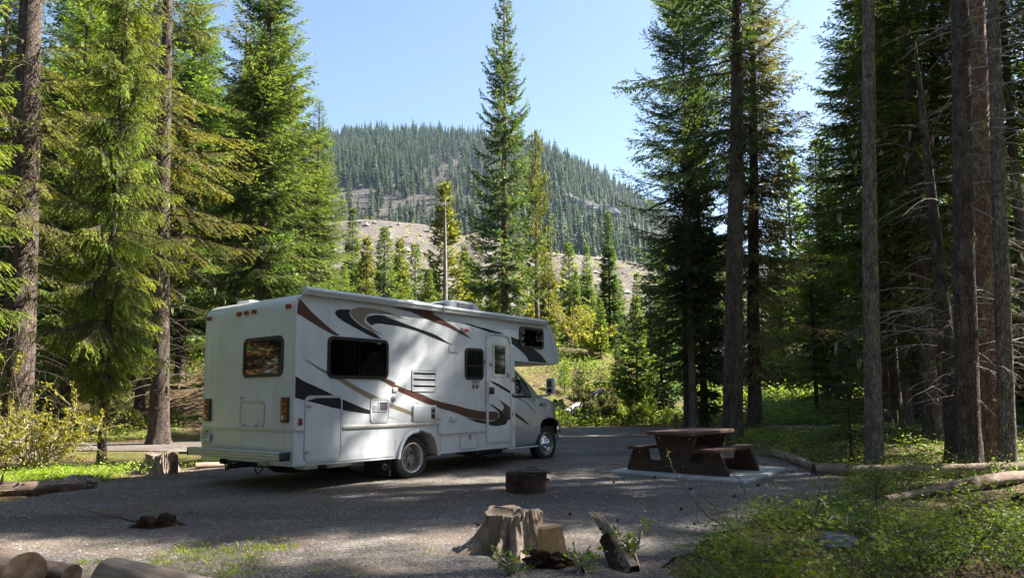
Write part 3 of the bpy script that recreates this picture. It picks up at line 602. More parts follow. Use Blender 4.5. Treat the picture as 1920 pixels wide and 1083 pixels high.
# ---- background forest: left, right and far, all alike
for i in range(46):
    for _ in range(30):
        u = random.uniform(-260, 640); d = random.uniform(34, 78)
        if not (600 < u < 640 and d > 50): break
    b = W(u, 734, d); k = random.choice(['spire', 'mid1', 'dense', 'mid3', 'mid2', 'hang' if d < 50 else 'spire2'])
    tree(k, b.x, b.y, random.uniform(11, 19) * (0.8 if u > 540 else 1), 'green conifer in the forest behind the left stand', 'conifers behind the left stand')
for i in range(60):
    u = random.uniform(1210, 2250); d = random.uniform(33, 90)
    if 1440 < u < 1600 and d < 60: d += 30
    if u <= 1440 and d < 60: d += 28
    b = W(u, 734, d); H = random.uniform(13, 24) if u > 1600 else random.uniform(6, 9) * d / 45
    k = random.choice(['spire', 'mid1', 'spire2', 'mid3', 'firA' if d < 60 else 'spire2', 'dense' if d < 60 else 'spire'])
    tree(k, b.x, b.y, H, 'dark conifer in the forest behind the right stand', 'conifers behind the right stand', tw=1.2)
for i in range(58):
    u = 610 + i * 10.2 + random.uniform(-8, 8); d = random.uniform(50, 74); b = W(u, 734, d); v = random.uniform(475, 590) if u < 900 else random.uniform(500, 600)
    T(random.choice(['mid1', 'mid2', 'mid1', 'spire']), u, d, v, 'young conifer at the foot of the gravel ridge', group='young conifers below the gravel ridge')
# ---- unseen trees outside the frame, placed to shade the site; more stand behind the camera
OFF = [(17.5, 2, 24), (18, 12, 25), (16, -2, 20), (14.8, 20.6, 18.5), (18.5, 20.5, 24), (11, -1.5, 16), (13.5, -6, 18), (22, -3, 21), (9, -5, 15), (14.5, 14.2, 20), (15.5, 8.2, 23), (13.5, 3.6, 21), ]
for x, y, h in OFF:
    e = tree(random.choice(['gold', 'pine', 'gold']) if y < 13 else 'firA', x, y, h, 'unseen conifer placed for shade in the stand to the right of the photo', 'conifers outside the photo on the right'); f_ = (.38 if x < 19 else .2) if y > 1 else .2
    for c in e.children:
        if c.name.startswith('crown'): c.location.z = h * f_; c.scale.z *= (1 - f_) * 1.06
for i in range(34):  # unseen trees added to keep open sky out of the window reflections
    a = random.uniform(-.35, .75); d = random.uniform(33, 55); tree(random.choice(['dense', 'firA', 'spire', 'mid3']), d * math.cos(a), 8 + d * math.sin(a), random.uniform(17, 24), 'unseen conifer placed for shade in the stand to the right of the photo', 'conifers outside the photo on the right')
for i in range(26):  # unseen trees added behind the camera to cut light from open sky
    a = random.uniform(2.5, 4.9); d = random.uniform(24, 42); tree(random.choice(['dense', 'firA', 'spire', 'mid3']), d * math.cos(a), 2 + d * math.sin(a), random.uniform(17, 24), 'unseen conifer added behind the photographer', 'conifers behind the photographer')
for x, y, h, k in ((-12, -4, 13, 'rust'), (-8.5, -9, 17, 'dense'), (-16, 1, 16, 'hang'), (-18, -6, 20, 'firA'), (-4, -13, 18, 'dense'), (3, -12, 20, 'firA'), (-14, -12, 20, 'dense'), (-20, 6, 17, 'hang'), (-11.5, -7.5, 8, 'mid1'), (8, -15, 20, 'dense'), (-24, 0, 20, 'firA'), (-12, 3, 16, 'dense'), (4, -5, 17, 'hang'), (-3, -6, 18, 'firB'), (8, -4.5, 19, 'hang'), (0, -8, 19, 'dense'), (5, -9, 18, 'firA'), (-7, -6.5, 18, 'dense'), (10, -10, 20, 'dense'), (-2, -17, 22, 'firA'), (-18, 12.6, 6.5, 'rust'), (-24, 9, 17, 'dense'), (-23, 14.5, 18, 'hang'), (-27, 12, 20, 'firA'), (-21, 11, 4.5, 'smallfir'), (-30, 6, 20, 'dense'), (-29, 24, 20, 'dense'), (-19.5, 14.6, 3.6, 'mid1'), (-19, 3, 15, 'hang')):
    tree(k, x, y, h, 'unseen conifer added behind the photographer', 'conifers behind the photographer')

# ---- forested mountain: nearest trees one by one, the rest as one mass
def hill_tree_mesh(seed, H=18, R=2.4, layers=11, dead=False, mat=None):
    rs = np.random.default_rng(seed); V = []; F = []; var = []; dd = []; mi = []
    def add(v, f, a, d, m):
        o = len(V); V.extend(v); F.extend([[q + o for q in g] for g in f]); var.extend([a] * len(v)); dd.extend([d] * len(v)); mi.extend([m] * len(f))
    add([(-.22, -.12, -1), (.22, -.12, -1), (0, .24, -1), (0, 0, H * .98)], [(0, 1, 3), (1, 2, 3), (2, 0, 3)], .2, 1, 0)
    for L in range(layers):
        f = L / layers; z = H * (0.10 + 0.86 * f); r = R * (1 - f) ** .75 * rs.uniform(.8, 1.15) + .15; n = 8
        if dead and rs.uniform() < .55: continue
        for k in range(n):
            a = 2 * math.pi * (k + rs.uniform(-.3, .3)) / n; rr = r * rs.uniform(.55, 1.25) * (0.5 if dead else 1); w = (.16 if dead else .42) * rr + .08
            o = Vector((math.cos(a), math.sin(a), 0)); s = Vector((-o.y, o.x, 0)); dz = rr * rs.uniform(.15, .6)
            t = o * rr + Vector((0, 0, z - dz)); m = o * rr * .5
            add([(0, 0, z + H * .035), tuple(m + s * w + Vector((0, 0, z - dz * .35))), tuple(t), tuple(m - s * w + Vector((0, 0, z - dz * .35)))], [(0, 1, 2, 3)], rs.uniform(.1, .9), 1.0 if dead else 0.0, 0)
    tri = np.array([g for g in F if len(g) == 3]); qd = np.array([g for g in F if len(g) == 4])
    return np_mesh('hill_tree', np.array(V), [tri, qd], [M['far_tree']], None, {'var': var, 'dead': dd})
HT = [hill_tree_mesh(1, 17, 3.0, 13), hill_tree_mesh(2, 20, 2.7, 14), hill_tree_mesh(3, 14, 3.4, 11), hill_tree_mesh(4, 22, 3.0, 15), hill_tree_mesh(5, 15, 1.5, 8, True), hill_tree_mesh(6, 18, 1.2, 9, True)]
cand = []
rr_ = random.Random(5)
while len(cand) < 15000:
    t = rr_.random() ** 0.8; u = rr_.uniform(330, 1700)
    d = 240 + 520 * t
    if rr_.random() > d / 760: continue
    p = hill_pt(u, t); n = noise.noise(Vector((p.x * .012, p.y * .009, 1.0))) ; deadp = min(0.85, max(0.12, 0.27 + n * 1.3 + (0.18 if 0.25 < t < .8 else -.15)))
    if noise.noise(Vector((p.x * .03, p.y * .02, 9.0))) < -0.6: continue
    isdead = rr_.random() < deadp
    k = rr_.choice([4, 5]) if isdead else rr_.choice([0, 1, 2, 3])
    cand.append((d, p, k, rr_.uniform(.32, .95) * (1.35 if rr_.random() < .12 else 1.0) * (1.0 if t < .5 else .9), rr_.uniform(0, 6.28), u))
cand.sort(key=lambda c: c[0])
near = [c for c in cand if 590 < c[5] < 1330][:240]; nid = {id(c) for c in near}
srccol = bpy.data.collections.new('mountain_conifers'); SC.collection.children.link(srccol)
seen = set()
for c in near:
    o = bpy.data.objects.new('conifer' if c[2] < 4 else 'dead_conifer', HT[c[2]]); o.location = c[1]; o.rotation_euler = (0, 0, c[4]); o.scale = (c[3],) * 3
    if c[2] not in seen: seen.add(c[2]); srccol.objects.link(o); o['k'] = c[2]
    else: COL.objects.link(o)
    tag(o, 'distant green conifer low on the forested mountain' if c[2] < 4 else 'distant grey dead conifer low on the forested mountain', 'tree', 'green conifers low on the mountain' if c[2] < 4 else 'grey dead conifers low on the mountain')
# instance order inside a collection is alphabetical, so sort names the same way
order = sorted(srccol.objects, key=lambda o: o.name); kindpos = {o['k']: i for i, o in enumerate(order)}
for o in order: del o['k']
rest = [c for c in cand if id(c) not in nid]
me = np_mesh('mountain_forest', np.array([tuple(c[1]) for c in rest]), np.zeros((0, 3), int), [M['far_tree']]) if False else bpy.data.meshes.new('mountain_forest')
me.from_pydata([tuple(c[1]) for c in rest], [], [])
for nm, ty, vals in (('k', 'INT', [kindpos.get(c[2], 0) for c in rest]), ('s', 'FLOAT', [c[3] for c in rest]), ('r', 'FLOAT', [c[4] for c in rest])):
    at = me.attributes.new(nm, ty, 'POINT'); at.data.foreach_set('value', vals)
fo = part('mountain_forest', me); tag(fo, kind='stuff')
tag(fo, 'mass of conifers covering the mountain up to its ridge', 'forest')
ng = bpy.data.node_groups.new('forest', 'GeometryNodeTree'); ng.interface.new_socket('Geometry', in_out='INPUT', socket_type='NodeSocketGeometry'); ng.interface.new_socket('Geometry', in_out='OUTPUT', socket_type='NodeSocketGeometry')
gi = ng.nodes.new('NodeGroupInput'); go = ng.nodes.new('NodeGroupOutput'); ip = ng.nodes.new('GeometryNodeInstanceOnPoints'); ci = ng.nodes.new('GeometryNodeCollectionInfo')
ci.inputs[0].default_value = srccol; ci.inputs['Separate Children'].default_value = True; ci.inputs['Reset Children'].default_value = True
def nattr(n, ty):
    a = ng.nodes.new('GeometryNodeInputNamedAttribute'); a.data_type = ty; a.inputs[0].default_value = n
    return next(o for o in a.outputs if o.enabled and o.name == 'Attribute')
ng.links.new(gi.outputs[0], ip.inputs['Points']); ng.links.new(ci.outputs[0], ip.inputs['Instance']); ip.inputs['Pick Instance'].default_value = True
ng.links.new(nattr('k', 'INT'), ip.inputs['Instance Index']); ng.links.new(nattr('s', 'FLOAT'), ip.inputs['Scale'])
cx = ng.nodes.new('ShaderNodeCombineXYZ'); ng.links.new(nattr('r', 'FLOAT'), cx.inputs[2]); ng.links.new(cx.outputs[0], ip.inputs['Rotation'])
ng.links.new(ip.outputs[0], go.inputs[0]); md = fo.modifiers.new('forest', 'NODES'); md.node_group = ng
# rocky outcrop on the mountain's right shoulder
def rock_mesh(name, s, seed, mat, sub=3, amp=0.35, freq=1.2):
    bm = bmesh.new(); bmesh.ops.create_icosphere(bm, subdivisions=sub, radius=1)
    for v in bm.verts:
        n = noise.noise(v.co * freq + Vector((seed * 3.1, 0, 0))) + 0.5 * noise.noise(v.co * freq * 2.7 + Vector((0, seed, 0))); q = noise.cell(v.co * freq * 2.2) * 0.25
        v.co *= 1 + amp * (n + q); v.co = Vector((v.co.x * s[0], v.co.y * s[1], v.co.z * s[2]))
    return bm_mesh(name, bm, mat, 25)
for u, t, s, lab in ((1078, .42, (27, 14, 12), 'large grey rock outcrop on the right shoulder of the mountain'), (1052, .45, (13, 8, 8), 'smaller grey rock outcrop left of the large one on the mountain'), (655, .86, (16, 8, 5), 'grey rock patch high on the left of the mountain')):
    p = hill_pt(u, t); o = part('rock_outcrop', rock_mesh('rock_outcrop', s, u, M['rock_far'], 4, .4, 1.6)); o.location = p + Vector((0, 0, -s[2] * .2)); tag(o, lab, 'rock')

GFX=[
('brown', [(0.01, 2.87), (0.11, 2.81), (0.25, 2.69), (0.43, 2.57), (0.62, 2.45), (0.81, 2.35), (0.7, 2.35), (0.53, 2.41), (0.35, 2.48), (0.17, 2.56), (0.01, 2.63)]),
('black', [(1.67, 2.35), (1.54, 2.36), (1.35, 2.41), (1.15, 2.48), (0.95, 2.55), (0.81, 2.61), (0.73, 2.66), (0.71, 2.7), (0.72, 2.73), (0.79, 2.76), (0.89, 2.77), (1.01, 2.78), (1.0, 2.74), (1.0, 2.69), (1.07, 2.63), (1.15, 2.58), (1.27, 2.52), (1.42, 2.47), (1.51, 2.44), (1.59, 2.4)]),
('tan', [(1.76, 2.39), (1.63, 2.43), (1.48, 2.46), (1.31, 2.52), (1.17, 2.59), (1.06, 2.66), (1.02, 2.71), (1.02, 2.76), (1.07, 2.8), (1.18, 2.83), (1.35, 2.84), (1.52, 2.84), (1.73, 2.82), (1.96, 2.79), (1.72, 2.81), (1.92, 2.79), (2.13, 2.75), (2.31, 2.72), (2.08, 2.73), (1.88, 2.75), (1.72, 2.76), (2.12, 2.74), (1.89, 2.77), (1.67, 2.77), (1.5, 2.76), (1.38, 2.73), (1.32, 2.68), (1.3, 2.62), (1.34, 2.58), (1.43, 2.54), (1.52, 2.48), (1.63, 2.44)]),
('black', [(1.45, 2.56), (1.38, 2.6), (1.34, 2.64), (1.35, 2.68), (1.41, 2.71), (1.56, 2.74), (1.78, 2.74), (2.0, 2.71), (1.72, 2.73), (1.92, 2.7), (2.17, 2.65), (2.44, 2.6), (2.73, 2.55), (3.0, 2.49), (3.24, 2.4), (3.42, 2.34), (3.24, 2.37), (3.0, 2.42), (2.78, 2.47), (2.51, 2.53), (2.23, 2.57), (2.02, 2.59), (1.84, 2.6), (1.72, 2.6), (2.0, 2.59), (1.78, 2.6), (1.61, 2.6), (1.5, 2.58)]),
('brown', [(1.9, 2.91), (2.8, 2.92), (2.91, 2.87), (3.1, 2.81), (3.29, 2.74), (3.48, 2.68), (3.65, 2.61), (3.8, 2.56), (3.95, 2.48), (3.73, 2.54), (3.48, 2.61), (3.24, 2.67), (3.0, 2.71), (2.77, 2.76), (2.55, 2.81), (2.34, 2.86), (2.12, 2.88)]),
('black', [(3.59, 2.78), (3.89, 2.77), (4.12, 2.74), (4.36, 2.72), (4.71, 2.68), (4.9, 2.66), (5.05, 2.62), (5.16, 2.61), (5.45, 2.56), (5.7, 2.5), (5.95, 2.4), (6.12, 2.33), (6.29, 2.24), (6.46, 2.11), (5.84, 2.11), (5.75, 2.18), (5.64, 2.26), (5.47, 2.35), (5.31, 2.42), (5.17, 2.47), (5.03, 2.52), (4.85, 2.58), (4.6, 2.63), (4.36, 2.67), (4.12, 2.71), (3.89, 2.74)]),
('tan', [(0.12, 1.97), (0.25, 1.93), (0.4, 1.86), (0.56, 1.8), (0.9, 1.68), (1.11, 1.59), (1.32, 1.5), (1.54, 1.42), (1.68, 1.37), (1.84, 1.31), (2.02, 1.25), (1.82, 1.31), (1.99, 1.26), (2.17, 1.21), (2.39, 1.14), (2.39, 1.07), (2.17, 1.14), (1.99, 1.19), (1.82, 1.24), (2.02, 1.18), (1.84, 1.24), (1.59, 1.32), (1.41, 1.37), (1.2, 1.46), (0.98, 1.56), (0.82, 1.64), (0.56, 1.75), (0.4, 1.82), (0.26, 1.9)]),
('tan', [(2.96, 1.02), (3.08, 1.0), (3.19, 0.98), (3.08, 0.99), (2.96, 0.99)]),
('black', [(0.01, 1.71), (0.15, 1.64), (0.34, 1.57), (0.53, 1.5), (0.73, 1.42), (0.87, 1.37), (1.07, 1.3), (1.28, 1.23), (1.46, 1.18), (1.59, 1.15), (1.82, 1.08), (2.13, 1.0), (1.91, 1.05), (1.68, 1.08), (1.46, 1.12), (1.14, 1.16), (0.83, 1.21), (0.54, 1.28), (0.25, 1.34), (0.01, 1.39)]),
('brown', [(1.63, 1.68), (1.81, 1.69), (2.0, 1.63), (1.97, 1.61), (2.16, 1.55), (2.36, 1.5), (2.65, 1.43), (2.89, 1.35), (3.18, 1.29), (3.48, 1.24), (3.85, 1.17), (4.12, 1.13), (4.33, 1.11), (4.43, 1.11), (4.65, 1.1), (4.72, 1.07), (4.74, 1.03), (4.7, 0.97), (4.6, 0.94), (4.43, 0.94), (4.32, 0.95), (4.06, 0.97), (3.79, 1.02), (3.53, 1.09), (3.33, 1.14), (3.08, 1.19), (2.94, 1.23), (2.7, 1.29), (2.47, 1.36), (2.25, 1.43), (2.05, 1.5), (1.93, 1.56), (1.93, 1.56), (1.79, 1.62)]),
('green', [(4.43, 1.26), (4.56, 1.23), (4.7, 1.17), (4.83, 1.11), (4.93, 1.05), (5.0, 0.98), (5.02, 0.92), (4.96, 0.85), (4.82, 0.83), (4.65, 0.82), (4.43, 0.85), (4.31, 0.88), (4.1, 0.91), (3.74, 1.01), (4.01, 0.97), (4.32, 0.94), (4.43, 0.92), (4.58, 0.93), (4.69, 0.96), (4.76, 1.01), (4.74, 1.08), (4.64, 1.15), (4.53, 1.21)]),
('brown2', [(4.63, 1.37), (4.78, 1.32), (4.91, 1.27), (5.08, 1.19), (5.2, 1.09), (5.22, 1.04), (5.2, 0.98), (5.13, 0.95), (5.04, 0.93), (4.95, 1.03), (4.84, 1.12), (4.89, 1.15), (4.9, 1.2), (4.85, 1.25), (4.75, 1.32)]),
('black', [(4.44, 1.71), (4.64, 1.67), (4.83, 1.61), (5.08, 1.52), (5.28, 1.42), (5.28, 1.35), (5.15, 1.42), (5.08, 1.46), (4.83, 1.55), (4.59, 1.64)]),
('tan', [(4.29, 2.1), (4.36, 2.09), (4.36, 2.02), (4.29, 2.03)]),
('tan', [(4.45, 2.06), (4.55, 2.04), (4.55, 1.96), (4.45, 1.99)]),
('tan', [(4.99, 1.89), (5.09, 1.85), (5.09, 1.75), (4.99, 1.8)]),
('tan', [(5.15, 1.8), (5.29, 1.75), (5.29, 1.66), (5.15, 1.71)]),
]
# ================================================================= motorhome
def paint(name, col, rough=0.18, metal=0.0, coat=0.6, dirt=0.06):
    m, ns, ls, b = newmat(name, rough, 0.5, metal, col)
    b.inputs['Coat Weight'].default_value = coat; b.inputs['Coat Roughness'].default_value = 0.12
    v = mapping(ns, ls); n = tex(ns, ls, 'noise', 1.4, v, Detail=8.0, Roughness=0.7); w = tex(ns, ls, 'noise', 1.1, v, Detail=1.0)
    r = ramp(ns, [(0.35, tuple(c * (1 - dirt) for c in col)), (0.6, col)]); ls.new(n.outputs[0], r.inputs[0]); sv = mapping(ns, ls, (5, 5, .35)); sn = tex(ns, ls, 'noise', 2.2, sv, Detail=6.0, Roughness=.6); sr = ramp(ns, [(0.30, (.86, .84, .80)), (0.5, (1, 1, 1))]); ls.new(sn.outputs[0], sr.inputs[0])
    ls.new(mixc(ns, ls, dirt * 6, r.outputs[0], sr.outputs[0], 'MULTIPLY'), b.inputs['Base Color'])
    rr = ns.new('ShaderNodeMapRange'); rr.inputs[3].default_value = rough * 0.8; rr.inputs[4].default_value = rough * 1.6; ls.new(n.outputs[0], rr.inputs[0]); ls.new(rr.outputs[0], b.inputs['Roughness'])
    bump(ns, ls, b, w.outputs[0], 0.25, 0.01); return m
M['white'] = paint('white_gelcoat', (0.55, 0.575, 0.60), 0.3, dirt=0.12)
M['trimw'] = paint('white_trim', (0.50, 0.52, 0.54), 0.35)
M['silver'] = paint('silver_paint', (0.42, 0.43, 0.45), 0.30, 0.55, 0.8)
M['alu'] = simple('brushed_aluminium', (0.52, 0.50, 0.48), 0.5, 0.4, 0.45, var=0.08, scale=20)
M['chrome'] = simple('chrome', (0.75, 0.75, 0.75), 0.10, 0.5, 1.0, var=0.03)
M['steel_dirty'] = simple('dirty_steel', (0.34, 0.33, 0.32), 0.38, 0.5, 0.8, var=0.3, scale=12)
M['blackp'] = simple('black_plastic', (0.012, 0.012, 0.013), 0.35, 0.5)
M['dark'] = simple('underbody', (0.016, 0.015, 0.014), 0.8, 0.2, var=0.4)
M['rubber'] = simple('rubber', (0.022, 0.021, 0.021), 0.75, 0.3, var=0.35, scale=20, bmp=.3)
M['gbrown'] = simple('brown_vinyl', (0.085, 0.042, 0.030), 0.35, 0.25, var=0.06)
M['gblack'] = simple('black_vinyl', (0.016, 0.016, 0.020), 0.35, 0.25, var=0.06)
M['gtan'] = simple('tan_vinyl', (0.22, 0.18, 0.125), 0.35, 0.25, var=0.06)
M['ggreen'] = simple('dark_olive_vinyl', (0.024, 0.026, 0.016), 0.35, 0.25, var=0.06)
M['red'] = simple('red_lens', (0.24, 0.010, 0.012), 0.12, 0.6)
M['redd'] = simple('dark_red_lens', (0.12, 0.012, 0.01), 0.15, 0.6)
M['amber'] = simple('amber_lens', (0.55, 0.10, 0.01), 0.15, 0.6)
M['cream'] = simple('cream_frame', (0.55, 0.53, 0.44), 0.4, 0.5)
M['fabric'] = simple('pale_fabric', (0.26, 0.27, 0.30), 0.9, 0.1, var=0.4, scale=9)
M['curtain'] = simple('curtain', (0.17, 0.16, 0.17), 0.9, 0.1)
M['interior'] = simple('grey_interior', (0.10, 0.10, 0.10), 0.8, 0.2)
def glass(name, tint, opaque=0.0):
    m, ns, ls, b = newmat(name, 0.03, 0.5, 0, tint)
    if opaque >= 1: return m
    tr = ns.new('ShaderNodeBsdfTransparent'); tr.inputs[0].default_value = (*tint, 1); gl = ns.new('ShaderNodeBsdfGlossy'); gl.inputs['Roughness'].default_value = 0.02
    fr = ns.new('ShaderNodeFresnel'); fr.inputs[0].default_value = 1.6; mx = ns.new('ShaderNodeMixShader')
    ls.new(fr.outputs[0], mx.inputs[0]); ls.new(tr.outputs[0], mx.inputs[1]); ls.new(gl.outputs[0], mx.inputs[2]); ls.new(mx.outputs[0], ns['Material Output'].inputs[0]); return m
M['glass_dark'] = glass('tinted_window', (0.010, 0.011, 0.012), 1)
M['glass_rear'] = glass('mirror_tinted_window', (0.012, 0.013, 0.012), 1)
M['glass_rear'].node_tree.nodes['Principled BSDF'].inputs['IOR'].default_value = 1.9
M['glass_smoke'] = glass('smoked_glass', (0.5, 0.5, 0.5)); M['glass_smoke'].node_tree.nodes['Fresnel'].inputs[0].default_value = 1.35
M['glass_clear'] = glass('clear_glass', (0.75, 0.80, 0.76))

BW = 2.52
rv = empty('motorhome'); tag(rv, 'white motorhome with brown, tan and black swooshes parked on the gravel', 'motorhome')
_c = rad(52.363); _F = Vector((math.cos(_c), math.sin(_c), 0)); _L = Vector((-math.sin(_c), math.cos(_c), 0)); _U = Vector((0, 0, 1))
_rp, _rr = rad(-0.246), rad(-0.697)
F2 = _F * math.cos(_rp) + _U * math.sin(_rp); U2 = _U * math.cos(_rp) - _F * math.sin(_rp); L2 = _L * math.cos(_rr) + U2 * math.sin(_rr); U3 = U2 * math.cos(_rr) - _L * math.sin(_rr)
rv.matrix_world = Matrix(((F2.x, L2.x, U3.x, -3.168), (F2.y, L2.y, U3.y, 10.556), (F2.z, L2.z, U3.z, 0.0), (0, 0, 0, 1)))

def rrect(x0, x1, z0, z1, r, n=5, rs=None):
    """rounded rectangle outline in the XZ plane; rs = radii for corners (bl, br, tr, tl)"""
    rs = rs or (r,) * 4; out = []
    for (cx, cz, a0), q in zip(((x0, z0, 180), (x1, z0, 270), (x1, z1, 0), (x0, z1, 90)), rs):
        sx = 1 if cx == x0 else -1; sz = 1 if cz == z0 else -1
        for k in range(n + 1):
            a = rad(a0 + 90 * k / n); out.append((cx + sx * q + math.cos(a) * q, cz + sz * q + math.sin(a) * q))
    return out
def plate(name, pts, y0, y1, mat, parent, axis='Y', bev=0.0):
    """a flat piece: outline pts in the wall plane, from depth y0 (outer face) to y1. axis Y = side wall, X = rear wall (pts are y,z)"""
    bm = bmesh.new()
    def co(p, d): return (p[0], d, p[1]) if axis == 'Y' else (d, p[0], p[1])
    va = [bm.verts.new(co(p, y0)) for p in pts]; vb = [bm.verts.new(co(p, y1)) for p in pts]; n = len(pts)
    bm.faces.new(va); bm.faces.new(vb[::-1])
    for i in range(n): bm.faces.new((va[i], vb[i], vb[(i + 1) % n], va[(i + 1) % n]))
    bmesh.ops.recalc_face_normals(bm, faces=bm.faces)
    if bev:
        es = [e for e in bm.edges if e.verts[0] in va and e.verts[1] in va]
        bmesh.ops.bevel(bm, geom=es, offset=bev, segments=2, affect='EDGES')
    return part(name, bm_mesh(name, bm, mat, 35), parent)
def ring(name, outer, inner, y0, y1, mat, parent, axis='Y'):
    bm = bmesh.new(); n = len(outer)
    def co(p, d): return (p[0], d, p[1]) if axis == 'Y' else (d, p[0], p[1])
    A = [[bm.verts.new(co(p, d)) for p in ps] for ps, d in ((outer, y1), (outer, y0), (inner, y0), (inner, y1))]
    for a, b in ((0, 1), (1, 2), (2, 3), (3, 0)):
        for i in range(n): j = (i + 1) % n; bm.faces.new((A[a][i], A[a][j], A[b][j], A[b][i]))
    bmesh.ops.recalc_face_normals(bm, faces=bm.faces); return part(name, bm_mesh(name, bm, mat, 35), parent)
def smooth_closed(pts, k=3):
    n = len(pts); out = []
    for i in range(n):
        p0, p1, p2, p3 = (Vector(pts[(i + q) % n]) for q in (-1, 0, 1, 2))
        a = (p1 - p0).normalized(); b = (p2 - p1).normalized(); sharp = (p2 - p1).length < 1e-4 or a.dot(b) < 0.45; sharp2 = b.dot((p3 - p2).normalized()) < 0.45 if (p3 - p2).length > 1e-5 else True
        t1 = (p2 - p1) if sharp else (p2 - p0) * .5; t2 = (p2 - p1) if sharp2 else (p3 - p1) * .5
        for q in range(k):
            t = q / k; h = (2 * t ** 3 - 3 * t ** 2 + 1) * p1 + (t ** 3 - 2 * t ** 2 + t) * t1 + (-2 * t ** 3 + 3 * t ** 2) * p2 + (t ** 3 - t ** 2) * t2
            out.append((h.x, h.y))
    return out

# --- shell
prof = [(0, .40), (0, 2.72), (.012, 2.80), (.045, 2.865), (.10, 2.915), (.19, 2.95), (.34, 2.968), (3, 2.985), (6.30, 2.99), (6.50, 2.975), (6.60, 2.94), (6.67, 2.87), (6.77, 2.70), (6.87, 2.50), (6.95, 2.30), (6.968, 2.22), (6.955, 2.15), (6.90, 2.11), (6.80, 2.092), (5.29, 2.105), (5.29, .385),
        (3.03, .385), (3.022, .46), (2.985, .59), (2.915, .70), (2.82, .775), (2.70, .80), (2.52, .80), (2.36, .785), (2.235, .725), (2.145, .63), (2.085, .52), (2.05, .38)]
bm = bmesh.new(); va = [bm.verts.new((p[0], 0, p[1])) for p in prof]; vb = [bm.verts.new((p[0], BW, p[1])) for p in prof]; n = len(prof)
bm.faces.new(va); bm.faces.new(vb[::-1])
for i in range(n): bm.faces.new((va[i], vb[i], vb[(i + 1) % n], va[(i + 1) % n]))
bmesh.ops.recalc_face_normals(bm, faces=bm.faces)
es = [e for e in bm.edges if abs(e.verts[0].co.y - e.verts[1].co.y) < 1e-6 and min(e.verts[0].co.z, e.verts[1].co.z) > 0.9 or (abs(e.verts[0].co.x) < 1e-6 and abs(e.verts[1].co.x) < 1e-6 and abs(e.verts[0].co.y - e.verts[1].co.y) < 1e-6)]
bmesh.ops.bevel(bm, geom=es, offset=0.028, segments=3, affect='EDGES', profile=0.5)
# roof and rear cap bow gently
body = part('body', bm_mesh('body', bm, M['white'], 32), rv)
box('roof_crown', .5, 6.2, .35, BW - .35, 2.975, 3.01, M['trimw'], body, .012)
# dark liner inside the wheel tunnel and under the floor
box('wheel_well', 1.95, 3.12, .42, BW - .42, .45, .83, M['dark'], rv); box('chassis', .35, 7.0, .75, BW - .75, .30, .50, M['dark'], rv, .01)
for y in (.95, BW - .95): box('chassis_rail', .1, 6.9, y - .04, y + .04, .36, .52, M['dark'], rv)
# --- printed swooshes, film on the wall
GM = dict(brown='gbrown', brown2='gbrown', black='gblack', tan='gtan', green='ggreen')
lvl = dict(tan=.0012, brown=.0016, brown2=.0016, black=.0014, green=.0022)
for c, pts in GFX: plate('swoosh', smooth_closed(pts) if len(pts) > 6 else pts, -lvl[c] - .0005 * (GFX.index((c, pts)) % 2), -.0002, M[GM[c]], rv)
# --- awning roll and rail over the right wall
aw = [(0, 2.925), (-.03, 2.915), (-.085, 2.918), (-.095, 2.928), (-.088, 2.938), (-.10, 2.944), (-.102, 2.953), (-.094, 2.960), (-.108, 2.968), (-.115, 2.985), (-.112, 3.008), (-.095, 3.028), (-.065, 3.038), (-.03, 3.036), (0, 3.022)]
bm = bmesh.new(); A = [bm.verts.new((.085, y, z)) for y, z in aw]; B = [bm.verts.new((6.33, y, z)) for y, z in aw]
for i in range(len(aw)): j = (i + 1) % len(aw); bm.faces.new((A[i], A[j], B[j], B[i]))
bm.faces.new(A[::-1]); bm.faces.new(B); bmesh.ops.recalc_face_normals(bm, faces=bm.faces)
awn = part('awning', bm_mesh('awning', bm, M['trimw'], 50), rv)
for x in (.075, 3.05, 6.325): box('end_cap', x, x + .022, -.119, .0, 2.911, 3.040, M['trimw'], awn, .022)
tube('edge_trim', [(6.335, -.006, 2.93), (6.43, -.006, 2.905), (6.517, -.006, 2.853), (6.575, -.006, 2.76), (6.618, -.006, 2.668), (6.66, -.006, 2.53), (6.687, -.006, 2.428), (6.71, -.006, 2.27), (6.723, -.006, 2.10)], .011, M['trimw'], rv)
tube('edge_trim', [(5.30, -.006, 2.112), (6.0, -.006, 2.108), (6.72, -.006, 2.096)], .009, M['trimw'], rv)
box('underside_panel', 5.32, 6.70, .06, BW - .06, 2.075, 2.094, M['cream'], rv)
tube('corner_trim', [(-.004, -.004, .41), (-.004, -.004, 2.70), (.02, -.004, 2.83), (.08, -.004, 2.90)], .010, M['trimw'], rv)
# --- moulding rails
def rail(pts, w=.048, mat='alu'):
    x0, x1, z0, z1 = pts; 
    return box('moulding', x0, x1, -.022, -.0, z0, z1, M[mat], rv, .009)
rail((.012, .178, .899, .953)); rail((.88, 3.065, .903, .958)); rail((3.012, 3.065, .722, .902)); rail((3.067, 4.325, .714, .760)); rail((5.165, 5.28, .732, .785))
tube('wheel_arch_trim', [(2.06, -.012, .37), (2.09, -.012, .51), (2.155, -.012, .635), (2.245, -.012, .735), (2.37, -.012, .79), (2.52, -.012, .81), (2.70, -.012, .805), (2.825, -.012, .775), (2.915, -.012, .70), (2.985, -.012, .59), (3.022, -.012, .46), (3.028, -.012, .37)], .034, M['trimw'], rv, 10)
box('lower_seam', 0.02, 2.0, -.006, 0.0, .418, .424, M['steel_dirty'], rv)

